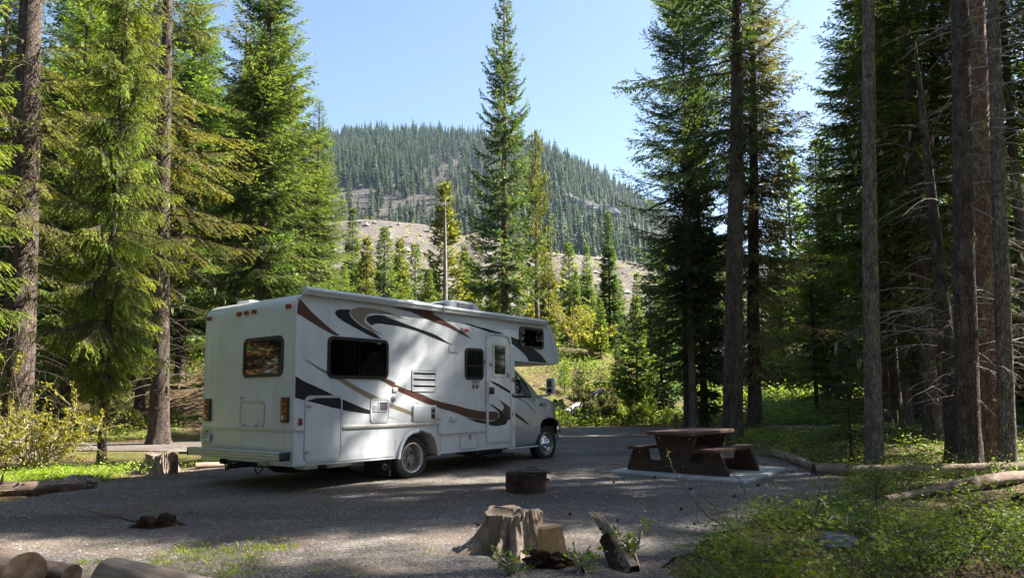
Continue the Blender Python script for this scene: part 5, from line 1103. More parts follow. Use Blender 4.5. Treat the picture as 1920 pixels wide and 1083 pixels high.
# door seams, door film, vent badge
def on_side(pts, off=.004): return [(x, yside(x, z) - off, z) for x, z in pts]
tube('door_seam', on_side([(6.445, 1.36), (6.452, 1.25), (6.452, 1.14), (6.435, .98), (6.418, .88), (6.37, .76), (6.32, .63), (6.25, .52), (6.16, .42), (6.02, .385)], .0015), .0045, M['dark'], rv, 5)
tube('door_seam', on_side([(5.50, .39), (6.02, .386)], .0015), .004, M['dark'], rv, 5)
tube('crease', on_side([(5.32, 1.168), (6.0, 1.168), (6.445, 1.162), (7.0, 1.148), (7.3, 1.12)], .000), .006, M['silver'], rv, 6)
tube('crease', on_side([(5.32, .768), (6.0, .768), (6.37, .768)], .002), .012, M['silver'], rv, 6)
def film(name, pts, mat):
    V = [(x, yside(x, z) - .0135, z) for x, z in pts]; bm = bmesh.new(); bm.faces.new([bm.verts.new(v) for v in V]); bmesh.ops.triangulate(bm, faces=bm.faces); r = bmesh.ops.extrude_face_region(bm, geom=bm.faces[:])
    for v in r['geom']:
        if isinstance(v, bmesh.types.BMVert): v.co.y += .0015
    bmesh.ops.recalc_face_normals(bm, faces=bm.faces); part(name, bm_mesh(name, bm, mat), rv)
film('swoosh', [(5.78, 1.355), (5.86, 1.352), (6.02, 1.275), (6.13, 1.205), (6.13, 1.175), (6.0, 1.255)], M['gtan']); film('swoosh', [(6.13, 1.202), (6.27, 1.118), (6.42, .995), (6.25, 1.095), (6.13, 1.172)], M['gtan'])
film('swoosh', [(5.31, 1.17), (5.42, 1.14), (5.62, 1.06), (5.85, .945), (6.10, .80), (6.02, .805), (5.80, .90), (5.60, .99), (5.44, 1.07), (5.31, 1.12)], M['gblack'])
b_ = box('wing_badge', 6.53, 6.745, .225, .245, 1.185, 1.245, M['blackp'], rv, .008); box('badge_letter', 6.56, 6.60, .221, .2245, 1.20, 1.23, M['alu'], b_); box('badge_letter', 6.62, 6.72, .221, .2245, 1.20, 1.23, M['alu'], b_)
# greenhouse
for s in (0, 1):
    Y = (lambda y: y) if s == 0 else (lambda y: BW - y)
    tube('a_pillar', [(6.50, Y(.33), 1.375), (6.42, Y(.345), 1.47), (6.28, Y(.37), 1.60), (6.08, Y(.40), 1.77), (5.88, Y(.43), 1.91), (5.66, Y(.45), 2.02), (5.4, Y(.46), 2.07)], [.050, .045, .040, .038, .038, .040, .04], M['silver'], rv, 8)
    win = [(5.40, 1.385), (6.225, 1.385), (6.20, 1.50), (6.10, 1.665), (5.95, 1.79), (5.80, 1.885), (5.64, 1.94), (5.40, 1.97)]
    yy = lambda x, z: Y(.29 + (z - 1.38) * .17)
    tube('window_seal', [(x, yy(x, z) , z) for x, z in win] + [(5.40, yy(5.4, 1.385), 1.385)], .018, M['blackp'], rv, 6)
    bm = bmesh.new(); bm.faces.new([bm.verts.new((x, yy(x, z), z)) for x, z in win]); part('door_glass', bm_mesh('door_glass', bm, M['glass_clear']), rv)
    bm = bmesh.new(); q = [(6.225, 1.385), (6.50, 1.385), (6.40, 1.49), (6.27, 1.60), (6.10, 1.76), (5.93, 1.88), (5.80, 1.95), (5.64, 2.02), (5.30, 2.06), (5.30, 1.97), (5.40, 1.97), (5.64, 1.94), (5.80, 1.885), (5.95, 1.79), (6.10, 1.665), (6.20, 1.50)]
    va = [bm.verts.new((x, yy(x, z) + (.004 if s == 0 else -.004), z)) for x, z in q]; bm.faces.new(va); bmesh.ops.triangulate(bm, faces=bm.faces); bmesh.ops.solidify(bm, geom=bm.faces[:], thickness=.01); part('window_frame', bm_mesh('window_frame', bm, M['silver']), rv)
V = []; nn = 13
for t in np.linspace(0, 1, 5):
    x = 6.52 - .92 * t; z = 1.38 + .66 * t
    for q in np.linspace(-1, 1, nn): V.append((x + .09 * (1 - q * q), CY + q * (CY - .34 - .11 * t), z))
i = np.arange(4)[:, None] * nn + np.arange(nn - 1)[None, :]; part('windscreen', np_mesh('windscreen', V, np.stack([i, i + 1, i + nn + 1, i + nn], -1).reshape(-1, 4), M['glass_clear'], smooth=True), rv)
box('dashboard', 6.05, 6.48, .36, BW - .36, 1.10, 1.36, M['blackp'], rv, .06); box('cab_floor', 5.25, 6.5, .30, BW - .30, .40, .46, M['dark'], rv)
for y in (.78, BW - .78):
    st_ = box('cab_seat', 5.35, 5.85, y - .27, y + .27, .62, .86, M['interior'], rv, .06); box('seat_back', 5.25, 5.42, y - .26, y + .26, .84, 1.52, M['interior'], st_, .06); box('headrest', 5.27, 5.38, y - .14, y + .14, 1.53, 1.72, M['interior'], st_, .04)
wc = Vector((5.98, BW - .78, 1.34)); V, Fs = tube_arrays([tuple(wc + Vector((-.10 * math.sin(a), .19 * math.cos(a), .16 * math.sin(a)))) for a in np.linspace(0, 6.283, 25)], .014, 6, cap=False)
sw = part('steering_wheel', np_mesh('steering_wheel', V, Fs, M['blackp'], smooth=True), rv); tube('steering_column', [tuple(wc), (6.2, BW - .78, 1.2)], .03, M['blackp'], sw); tube('spoke', [tuple(wc + Vector((0, -.18, 0))), tuple(wc + Vector((0, .18, 0)))], .012, M['blackp'], sw)
tube('inside_grab_handle', [(5.78, .42, 1.83), (5.86, .44, 1.80), (5.95, .44, 1.66), (6.02, .43, 1.55)], .018, M['blackp'], rv)
for s in (0, 1):
    Y = (lambda y: y) if s == 0 else (lambda y: BW - y); y0, y1 = sorted((Y(-.10), Y(.10)))
    mh = box('wing_mirror', 6.53, 6.62, y0, y1, 1.44, 1.785, M['trimw'], rv, .03); box('mirror_glass', 6.525, 6.5295, y0 + .045, y1 - .045, 1.59, 1.745, M['chrome'], mh); box('mirror_glass', 6.525, 6.5295, y0 + .045, y1 - .045, 1.475, 1.55, M['glass_dark'], mh)
    tube('mirror_arm', [(6.44, Y(.30), 1.40), (6.50, Y(.18), 1.405), (6.57, Y(.02), 1.42), (6.575, Y(0), 1.46)], .022, M['trimw'], mh, 8)
# ================================================================= picnic table
def wood_mat(name, a, b_, c_, scale=(14, 1.2, 14), rough=.7):
    m, ns, ls, b = newmat(name, rough, 0.35); v = mapping(ns, ls, scale)
    n = tex(ns, ls, 'noise', 1.6, v, Detail=9.0, Roughness=0.7, Distortion=0.6); oi = ns.new('ShaderNodeObjectInfo')
    r = ramp(ns, [(0.28, a), (0.5, b_), (0.72, c_)]); ls.new(n.outputs[0], r.inputs[0])
    hs = ns.new('ShaderNodeHueSaturation'); mr = ns.new('ShaderNodeMapRange'); mr.inputs[3].default_value = .75; mr.inputs[4].default_value = 1.25; ls.new(oi.outputs['Random'], mr.inputs[0]); ls.new(mr.outputs[0], hs.inputs['Value']); ls.new(r.outputs[0], hs.inputs['Color'])
    ls.new(hs.outputs[0], b.inputs['Base Color']); bump(ns, ls, b, n.outputs[0], .5, .01); return m
M['stain'] = wood_mat('brown_stained_wood', (.030, .016, .011), (.052, .027, .018), (.085, .046, .031), (1.5, 14, 14))
M['stain_worn'] = wood_mat('worn_stained_wood', (.045, .023, .015), (.082, .042, .027), (.155, .085, .054), (14, 1.5, 14))
M['stain_red'] = wood_mat('red_stained_post', (.10, .035, .02), (.16, .055, .03), (.22, .09, .05), (10, 10, 1.5))
M['concrete'] = simple('concrete', (.34, .33, .31), .9, .2, var=.25, scale=4, bmp=.3)
pad = part('concrete_pad', None or bpy.data.meshes.new('concrete_pad')); bm = bmesh.new()
pc = [(1.71, 13.17), (3.64, 11.53), (5.14, 13.65), (3.20, 15.30)]
va = [bm.verts.new((x, y, -.06)) for x, y in pc]; vb = [bm.verts.new((x, y, .045)) for x, y in pc]; bm.faces.new(vb); bm.faces.new(va[::-1])
for i in range(4): bm.faces.new((va[i], va[(i + 1) % 4], vb[(i + 1) % 4], vb[i]))
bmesh.ops.bevel(bm, geom=[e for e in bm.edges if e.verts[0] in vb and e.verts[1] in vb], offset=.012, segments=2, affect='EDGES')
bm.to_mesh(pad.data); bm.free(); pad.data.materials.append(M['concrete']); tag(pad, 'square concrete slab that carries the picnic table', 'slab')
pt = empty('picnic_table', (2.84, 12.82, .045), math.atan2(.752, .659) - math.pi / 2); tag(pt, 'brown stained picnic table with heavy plank ends on the concrete slab', 'picnic table')
# local x = across (benches), y = along the table
HX = .97
for yy in (.0, 1.22):
    o = plate('end_frame', [(-HX, 0), (HX, 0), (HX, .06), (.84, .385), (.56, .385), (.535, .20), (.27, .20), (.40, .655), (-.40, .655), (-.27, .20), (-.535, .20), (-.56, .385), (-.84, .385), (-HX, .06)], yy, yy + .09, M['stain'], pt, bev=.006)
box('centre_timber', -.06, .06, -.05, 1.36, .30, .42, M['stain'], pt, .008)
for k, x in enumerate((-.335, -.112, .112, .335)): box('top_plank', x - .107, x + .107, -.20 + .01 * (k % 2), 1.50 - .008 * (k % 3), .657, .717, M['stain_worn'], pt, .007)
for x in (-.78, -.62, .62, .78):
    s = 1 if x > 0 else -1; box('bench_plank', x - .075, x + .075, -.17, 1.49, .387, .440, M['stain_worn'], pt, .007)
for yy in (-.006, 1.214):
    for x, z in ((-.30, .60), (.30, .60), (-.70, .33), (.70, .33), (-.16, .12), (.16, .12)): tube('bolt', [(x, yy - .006, z), (x, yy + .008, z)], .013, M['steel_dirty'], pt, 8)
for y in (.35, .85): box('batten', -.38, .38, y - .03, y + .03, .60, .655, M['stain'], pt, .004)
# ================================================================= fire ring
M['rust'] = simple('rusted_steel', (.055, .032, .024), .85, .3, var=.5, scale=9, bmp=.4)
M['soot'] = simple('sooty_steel', (.018, .016, .016), .7, .4, var=.5, scale=9)
fr_ = empty('fire_ring', (.20, 10.83, .01)); tag(fr_, 'low rusty steel fire ring with a folding grate on the gravel', 'fire ring')
lathe('ring_wall', [(.300, 0), (.306, 0), (.306, .262), (.310, .268), (.302, .272), (.296, .264), (.300, .26), (.300, 0)], M['rust'], fr_, (0, 0, 0), 40)
for ch in fr_.children: ch.rotation_euler = (rad(90), 0, 0); ch.scale = (1, 1, -1)
lathe('air_hole', [(0, 0), (.022, 0), (.022, .008), (0, .008)], M['soot'], fr_, (-.14, -.283, .075), 14)
gr = empty('x', (0, 0, 0)); bpy.data.objects.remove(gr)
gp = part('grate', box('grate_tmp', -.13, .36, -.20, -.185, .278, .290, M['soot']).data, fr_); bpy.data.objects.remove(bpy.data.objects['grate_tmp'])
box('grate_edge', -.13, .36, .185, .20, .278, .290, M['soot'], gp); box('grate_edge', -.13, -.115, -.20, .20, .278, .290, M['soot'], gp); box('grate_edge', .345, .36, -.20, .20, .278, .290, M['soot'], gp)
for k in range(13): box('grate_bar', -.12 + k * .036, -.11 + k * .036, -.19, .19, .280, .289, M['soot'], gp)
box('grate_plate', -.08, .345, -.185, .03, .2905, .297, M['soot'], gp); tube('grate_handle', [(.0, .19, .29), (.02, .27, .315), (.14, .29, .31), (.20, .20, .29)], .009, M['soot'], gp)
lathe('ash_bed', [(0, .0), (.15, .02), (.295, .0)], M['stone'], fr_, (0, 0, .0), 20).rotation_euler = (rad(90), 0, 0)
# ================================================================= wood things
M['cut'] = wood_mat('weathered_cut_wood', (.07, .048, .034), (.21, .155, .115), (.40, .33, .26), (14, 14, 1.1), .85)
M['freshx'] = wood_mat('fresh_split_side', (.20, .11, .05), (.38, .225, .11), (.50, .34, .19), (1.2, 12, 12), .8)
M['cut_fresh'] = wood_mat('fresh_split_wood', (.20, .11, .05), (.38, .225, .11), (.50, .34, .19), (12, 12, 1.2), .8)
M['endgrain'] = simple('dark_end_grain', (.05, .036, .027), .9, .2, var=.65, scale=22, bmp=.7)  # dark brown end grain, tone varies at random
def ring_mat(name, a, b_, c_, axis='X'):
    m, ns, ls, b = newmat(name, .9, .2); v = mapping(ns, ls)
    w = ns.new('ShaderNodeTexWave'); w.wave_type = 'RINGS'; w.rings_direction = axis; w.inputs['Scale'].default_value = 42; w.inputs['Distortion'].default_value = 5.0; w.inputs['Detail'].default_value = 4; w.inputs['Detail Scale'].default_value = 1.5; ls.new(v, w.inputs['Vector'])
    n = tex(ns, ls, 'noise', 7, v, Detail=8.0, Roughness=.7); ad = ns.new('ShaderNodeMath'); ad.operation = 'MULTIPLY_ADD'; ad.inputs[1].default_value = .16; ls.new(w.outputs['Fac'], ad.inputs[0]); ls.new(n.outputs[0], ad.inputs[2])
    r = ramp(ns, [(.38, a), (.58, b_), (.82, c_)]); ls.new(ad.outputs[0], r.inputs[0]); ls.new(r.outputs[0], b.inputs['Base Color']); bump(ns, ls, b, ad.outputs[0], .6, .006); return m
M['ringx'] = ring_mat('log_end_rings', (.022, .015, .011), (.060, .042, .030), (.13, .095, .07)); M['ringz'] = ring_mat('stump_top_rings', (.06, .045, .035), (.14, .11, .085), (.26, .21, .17), 'Z')
M['rot'] = simple('red_brown_rot', (.045, .026, .018), .95, .1, var=.6, scale=16, bmp=.9)
M['log_white'] = wood_mat('sun_bleached_log', (.25, .22, .19), (.45, .41, .37), (.62, .58, .54), (12, 12, 1.2), .85)
M['barkx'] = wood_mat('fallen_bark', (.06, .036, .026), (.155, .105, .078), (.34, .27, .22), (2.2, 9, 9), .9)
M['palex'] = wood_mat('bleached_lying_log', (.11, .08, .06), (.24, .18, .14), (.42, .35, .29), (1.2, 12, 12), .85)
M['log_pale'] = wood_mat('bleached_log', (.10, .075, .055), (.22, .17, .135), (.38, .32, .27), (12, 12, 1.2), .85)
def stump(name, loc, r, h, roots, seed, side, topm, lean=(0, 0), flare=.55, n=150, jag=.02, rz=0, label=None):
    """roots: list of (angle, reach, width)"""
    rs = np.random.default_rng(seed); zs = np.concatenate([[-.12], np.linspace(0, 1, 22) ** 1.3 * h]); V = []
    top = [h + jag * math.sin(2 * a + seed) + .6 * jag * math.sin(5 * a) for a in np.linspace(0, 6.283, n, endpoint=False)]
    for z in zs:
        f = max(0, 1 - z / h)
        for k in range(n):
            a = 2 * math.pi * k / n; rr = r * (1 + .05 * math.sin(3 * a + seed) + .035 * math.sin(11 * a + seed) + .02 * math.sin(23 * a + z * 6))
            for (ra, re, rw) in roots:
                da = (a - ra + math.pi) % (2 * math.pi) - math.pi; rr += re * math.exp(-(da / rw) ** 2) * (f ** 2.6 + .22 * f)
            rr += r * .05 * f + .010 * abs(math.sin(17 * a + 2.2 * math.sin(z * 9) + seed)) + .006 * math.sin(41 * a + z * 3) + rs.normal(0, .003); zz = min(z, h) / h * top[k] if z > 0 else z
            V.append((rr * math.cos(a) + lean[0] * z, rr * math.sin(a) + lean[1] * z, zz))
    N = len(zs); F = [(i * n + k, i * n + (k + 1) % n, (i + 1) * n + (k + 1) % n, (i + 1) * n + k) for i in range(N - 1) for k in range(n)]; mi = [0] * len(F)
    base = (N - 1) * n; prev = base                            # top face in rings, cracked and dished
    for q, fr in enumerate((.93, .75, .5, .25)):
        o = len(V)
        for k in range(n):
            x, y, z = V[base + k]; cx, cy = lean[0] * h, lean[1] * h
            V.append((cx + (x - cx) * fr, cy + (y - cy) * fr, z - jag * (.5 - .5 * fr) + rs.normal(0, .004)))
        F += [(prev + k, prev + (k + 1) % n, o + (k + 1) % n, o + k) for k in range(n)]; mi += [1] * n; prev = o
    V.append((lean[0] * h, lean[1] * h, h - jag)); F3 = [(prev + k, prev + (k + 1) % n, len(V) - 1) for k in range(n)]
    me = np_mesh(name, V, [np.array(F), np.array(F3)], [side, topm], mi + [1] * n, smooth=True); me.set_sharp_from_angle(angle=rad(50))
    o = part(name, me, None, loc, (0, 0, rz)); tag(o, label, 'stump'); return o
def log_mesh(name, L, r0, r1, side, endm, seed, bend=.02, stubs=0, seg=26, n=18, rough=.05, hollow=False):
    rs = np.random.default_rng(seed); V = []; xs = np.linspace(0, L, seg)
    for x in xs:
        t = x / L; r = r0 + (r1 - r0) * t; cy, cz = bend * math.sin(t * 3.1 + seed) , bend * .5 * math.sin(t * 5 + seed)
        for k in range(n):
            a = 2 * math.pi * k / n; rr = r * (1 + rough * math.sin(3 * a + x * 2 + seed) + rough * .6 * math.sin(7 * a - x * 5) + rs.normal(0, rough * .3)); V.append((x, cy + rr * math.cos(a), cz + rr * math.sin(a)))
    F = [(i * n + k, (i + 1) * n + k, (i + 1) * n + (k + 1) % n, i * n + (k + 1) % n) for i in range(seg - 1) for k in range(n)]; mi = [0] * len(F); F3 = []
    for base, x, d in ((0, 0, -1), (seg * n - n, L, 1)):
        c = len(V); V.append(tuple(np.mean(np.array(V[base:base + n]), 0) + np.array([.01 * -d, 0, 0])))
        for k in range(n): F3.append((base + k, base + (k + 1) % n, c) if d < 0 else (base + (k + 1) % n, base + k, c)); 
    Fs = [np.array(F), np.array(F3)]; mi += [1] * len(F3); off = len(V); Vs = [np.array(V)]
    for q in range(stubs):
        x = rs.uniform(.05, .95) * L; a = rs.uniform(.2, 2.9); r = r0 + (r1 - r0) * x / L; d = np.array([rs.uniform(-.3, .3), math.cos(a), math.sin(a)]); l = rs.uniform(.03, .16)
        TV, TF = tube_arrays([np.array([x, 0, 0]) + d * r * .8, np.array([x, 0, 0]) + d * (r + l)], [r * .22, r * .10], 6); Vs.append(TV); Fs += [g + off for g in TF]; mi += [0] * sum(len(g) for g in TF); off += len(TV)
    me = np_mesh(name, np.concatenate(Vs), Fs, [side, endm], mi, smooth=True); me.set_sharp_from_angle(angle=rad(55)); return me
def log(a, b, r0, r1, side, endm, seed, label, sink=.75, zoff=(0, 0), **kw):
    pa = Vector((a[0], a[1], th(*a) + r0 * sink + zoff[0])); pb = Vector((b[0], b[1], th(*b) + r1 * sink + zoff[1])); d = pb - pa
    o = part('log', log_mesh('log', d.length, r0, r1, side, endm, seed, **kw), None, pa); o.rotation_euler = d.to_track_quat('X', 'Z').to_euler(); tag(o, label, 'log'); return o
stump('tree_stump', (.01, 7.0, .0), .25, .345, [(-1.5, .34, .17), (-1.95, .22, .10), (-2.55, .24, .15), (-3.0, .16, .14), (3.5, .12, .3), (-.85, .22, .2), (.5, .08, .3), (2.2, .10, .35)], 3, M['cut'], M['ringz'], jag=.022, label='weathered grey stump with flared roots in front of the fire ring')
# split chopping block leaning on a rotten foot
cb = empty('chopping_block', (.33, 6.30, .0), .25); tag(cb, 'short block of fresh split wood standing against the weathered stump', 'wood block')
blk = part('split_wood', log_mesh('split_wood', .30, .122, .105, M['freshx'], M['cut_fresh'], 19, rough=.10, seg=12, n=11, bend=.008), cb, (.01, 0, .03), (0, rad(-96), 0))
ro = part('rotten_foot', rock_mesh('rotten_foot', (.20, .15, .10), 5, M['rot'], 4, .5, 2.2), cb, (-.02, .0, .05))
# broken post
bpst = empty('broken_wood', (.98, 6.05, -.02)); tag(bpst, 'leaning split grey trunk end among the green leaves at the bottom', 'dead wood')
sp_ = part('splintered_wood', log_mesh('splintered_wood', .74, .085, .035, M['cut'], M['rot'], 9, bend=.03, rough=.16, stubs=0, n=16), bpst); d_ = (W(1132, 985, 6.55) - Vector((1.02, 6.0, -.05))); sp_.rotation_euler = d_.to_track_quat('X', 'Z').to_euler()
for k in range(6):
    a = k * 1.1; part('splinter', log_mesh('splinter', .22 + .05 * (k % 3), .016, .003, M['log_pale'], M['rot'], k + 60, rough=.1, n=6, seg=5), sp_, (.58 - .05 * k, .03 * math.cos(a), .03 * math.sin(a)), (0, .08 * math.cos(a), .1 * math.sin(a)))
part('peeling_bark', log_mesh('peeling_bark', .5, .075, .05, M['rot'], M['rot'], 71, rough=.2, n=12), sp_, (.0, .03, -.035))
stump('tree_stump', (-6.50, 13.55, 0), .25, .36, [(-2.9, .20, .22), (-2.0, .08, .25), (-1.2, .07, .3), (2.9, .1, .3), (.4, .05, .3)], 8, M['log_pale'], M['ringz'], jag=.02, label='sunlit stump beside the gravel behind the rear bumper')
o = log((-6.20, 13.36), (-6.19, 13.37), .001, .001, M['rot'], M['rot'], 2, 'short reddish post of wood leaning on the sunlit stump', seg=4); bpy.data.objects.remove(o)
o = part('wood_post', log_mesh('wood_post', .42, .075, .065, M['bark_red'], M['endgrain'], 15, seg=8), None, (-6.17, 13.33, -.02), (0, rad(-87), rad(-10))); tag(o, 'short reddish upright piece of wood touching the sunlit stump', 'wood post')
stump('rotten_stump', (-3.93, 8.15, -.01), .17, .10, [(-2.6, .16, .3), (0.1, .20, .3), (1.6, .1, .4)], 12, M['rot'], M['rot'], jag=.03, label='low dark rotten stump with a dead branch on the shaded gravel')
b_ = part('fallen_branch', twigs_mesh('fallen_branch', 0, .02, 3, 1.15, M['twig'], .05, 77, droop=.0, sub=4, thick=.018, az=math.pi + .25, azw=.25, pitch=.03), None, (-4.0, 8.15, .05)); tag(b_, 'thin dead branch reaching left from the dark rotten stump', 'branch')
log((-6.15, 14.20), (-4.2, 15.2), .065, .06, M['palex'], M['cut'], 21, 'thin pale pole on the ground behind the motorhome bumper', rough=.03)
log((-6.95, 10.75), (-5.2 - 1.6, 9.9), .001, .001, M['rot'], M['rot'], 2, 'x', seg=4)
bpy.data.objects.remove(bpy.data.objects[[o.name for o in SC.objects if o.get('label') == 'x'][0]])
log((-7.55, 10.25), (-6.55, 11.25), .115, .085, M['barkx'], M['cut'], 23, 'crumbling log with a pale broken end by the bright grass at the left', rough=.14, stubs=3)
o = part('broken_wood', rock_mesh('broken_wood', (.26, .16, .11), 7, M['log_pale'], 4, .5, 2.4), None, (-6.70, 11.35, .10)); tag(o, 'pale crumbled wood at the end of the log by the bright grass', 'dead wood')
# bottom left sawn logs
log((-3.62, 5.50), (-6.2, 6.55), .172, .185, M['palex'], M['ringx'], 31, 'big sawn log showing its dark end grain at the bottom left corner', rough=.018, n=40, seg=40)
log((-3.38, 5.72), (-4.6, 6.25), .085, .09, M['barkx'], M['ringx'], 32, 'smaller dark log tucked against the big sawn log', sink=.8, rough=.04, n=28)
log((-3.02, 5.55), (-.6, 4.15), .16, .15, M['palex'], M['cut'], 33, 'bleached barkless log along the bottom edge of the photo', sink=.45, rough=.035, stubs=0, n=44, seg=50)
# right side
log((5.28, 12.85), (10.8, 12.7), .115, .085, M['barkx'], M['endgrain'], 41, 'long fallen log lying across the right side of the site', rough=.05, stubs=14, seg=40, bend=.05)
log((5.45, 13.0), (5.95, 16.6), .10, .09, M['barkx'], M['endgrain'], 42, 'fallen log pointing away behind the corner of the concrete slab', rough=.05, stubs=4)
log((4.9, 9.75), (8.3, 11.35), .065, .105, M['barkx'], M['cut'], 43, 'fallen log with pale peeling patches lower than the long one', rough=.08, stubs=4, bend=.05)
o = part('bark_patch', log_mesh('bark_patch', .9, .104, .106, M['log_pale'], M['cut'], 44, rough=.12), None, (6.2, 10.28, .085), (0, 0, rad(21))); bpy.data.objects.remove(o)
log((6.6, 10.7), (6.1, 11.3), .075, .05, M['barkx'], M['cut'], 45, 'dark branch stump joining the peeling log', rough=.06)
log((6.3, 9.15), (7.8, 9.55), .10, .11, M['palex'], M['endgrain'], 46, 'pale log end at the right edge of the photo', rough=.06)
log((5.35, 8.85), (6.1, 9.15), .05, .06, M['rot'], M['rot'], 47, 'dark hollow piece of log left of the pale log end', rough=.1)
o = part('rock', rock_mesh('rock', (.17, .12, .09), 3, M['stone'], 3, .3), None, (3.05, 6.95, .06)); tag(o, 'pale rock lying in the green undergrowth', 'rock')
pB = (W(1062, 790, 33), W(1129, 745, 35.0)); o = part('log', log_mesh('log', (pB[1] - pB[0]).length, .19, .12, M['log_white'], M['cut'], 51, stubs=3), None, pB[0] + Vector((0, 0, .35))); o.rotation_euler = (pB[1] - pB[0]).to_track_quat('X', 'Z').to_euler(); tag(o, 'bleached log lying up the sunny bank in front of the motorhome', 'log')
for (u, v, d, lab) in ((1046, 722, 34.5, 'dark uprooted stump on the sunny bank near the wing mirror'), (1102, 716, 36.5, 'small dark stump higher on the sunny bank')):
    p = W(u, v, d); stump('bank_stump', (p.x, p.y, th(p.x, p.y) - .05), .25, .5, [(0, .2, .4), (2, .2, .3), (4, .25, .3)], int(u), M['cut'], M['rot'], n=30, jag=.08, label=lab)
# post behind the table
g = G(1268, 804); o = box('marker_post', g.x - .07, g.x + .07, g.y - .05, g.y + .05, -.1, .56, M['stain_red'], None, .01); tag(o, 'slim red brown post beside the road behind the picnic table', 'post')

# ================================================================= ground growth
def in_poly(poly, x, y):
    P = np.array(poly); ins = np.zeros(x.shape, bool)
    for i in range(len(P)):
        a = P[i]; b = P[(i + 1) % len(P)]; ins ^= ((a[1] > y) != (b[1] > y)) & (x < (b[0] - a[0]) * (y - a[1]) / (b[1] - a[1] + 1e-12) + a[0])
    return ins
def terr(x, y): return np.maximum(terrain(x, y), np.where(pad_sd(x, y) > 0, 0.0, -9))
def scatter(n, x0, x1, y0, y1, cond=None, dens=None):
    x = rng.uniform(x0, x1, n); y = rng.uniform(y0, y1, n); k = np.ones(n, bool)
    if dens is not None: k &= rng.uniform(0, 1, n) < dens(x, y)
    if cond is not None: k &= cond(x, y)
    return x[k], y[k]
def tufts(name, x, y, hgt, nbl, width, mat, label, cat, spread=.05, z=None, kind='stuff', bright=.5):
    n = len(x); z = terr(x, y) if z is None else z; i = np.repeat(np.arange(n), nbl); m = len(i)
    a = rng.uniform(0, 6.283, m); P = np.stack([x[i] + rng.normal(0, spread, m), y[i] + rng.normal(0, spread, m), z[i] - .01], 1)
    D = norm(np.stack([np.cos(a) * .45, np.sin(a) * .45, np.ones(m)], 1) + rng.normal(0, .15, (m, 3))); L = hgt[i] * rng.uniform(.5, 1.15, m)
    V, F = kites(P, D, L, np.full(m, width) * rng.uniform(.6, 1.3, m), norm(np.stack([-np.sin(a), np.cos(a), 0 * a], 1) + rng.normal(0, .4, (m, 3))))
    V[2::4] += np.stack([np.cos(a), np.sin(a), -0.5 * np.ones(m)], 1) * (L * .25)[:, None]
    var = np.repeat(np.clip(bright + rng.normal(0, .22, n)[i] + rng.normal(0, .1, m), 0, 1), 4); dead = np.repeat((rng.uniform(0, 1, m) < .10).astype(float), 4)
    o = part(name, np_mesh(name, V, F, mat, None, {'var': var, 'dead': dead})); tag(o, label, cat, kind=kind); return o
def leafy(name, x, y, hgt, nl, leaf, mat, label, cat, spread=.10, kind='stuff', bright=.45, dead=.06, flat=.55, stems=True, z=None):
    """low leafy growth: thin stems with small leaves in clumps"""
    n = len(x); z = terr(x, y) if z is None else z; i = np.repeat(np.arange(n), nl); m = len(i); t = rng.uniform(.15, 1, m) ** .7
    ln = rng.normal(0, .3, (n, 2)); top = np.stack([x + ln[:, 0] * hgt, y + ln[:, 1] * hgt, z + hgt], 1); bot = np.stack([x, y, z], 1)
    P = bot[i] + (top - bot)[i] * t[:, None] + rng.normal(0, 1, (m, 3)) * np.array([1, 1, .5]) * spread * (0.35 + t)[:, None]
    P[:, 2] = np.maximum(P[:, 2], z[i] + .01)
    a = rng.uniform(0, 6.283, m); D = norm(np.stack([np.cos(a), np.sin(a), rng.uniform(-.4, .5, m)], 1)); N = norm(np.array([0, 0, 1.0]) + rng.normal(0, flat, (m, 3)))
    L = leaf * rng.uniform(.6, 1.4, m); V, F = kites(P, D, L, L * .72, N); V = V.reshape(-1, 4, 3); V[:, 1, 2] += L * .10; V[:, 3, 2] += L * .10; V = V.reshape(-1, 3)
    var = np.repeat(np.clip(bright + .25 * (t - .5) + rng.normal(0, .15, n)[i] + rng.normal(0, .12, m), 0, 1), 4); dd = np.repeat((rng.uniform(0, 1, m) < dead).astype(float), 4)
    Fs = [F]; mi = [0] * len(F)
    if stems:
        w = np.array([.0035, 0, 0]); q = norm(rng.normal(0, 1, (n, 3)) * [1, 1, 0]) * .0035; SV = np.stack([bot - q, bot + q, top], 1).reshape(-1, 3); SF = np.arange(n * 3).reshape(-1, 3) + len(V)
        V = np.concatenate([V, SV]); Fs.append(SF); mi += [1] * n; var = np.concatenate([var, np.zeros(n * 3)]); dd = np.concatenate([dd, np.zeros(n * 3)])
    o = part(name, np_mesh(name, V, Fs, [mat, M['twig']], mi, {'var': var, 'dead': dd})); tag(o, label, cat, kind=kind); return o
nz = lambda x, y, s, o=0: np.array([noise.noise(Vector((a * s + o, b * s, o))) for a, b in zip(x, y)])
out = lambda x, y: pad_sd(x, y) < -.02
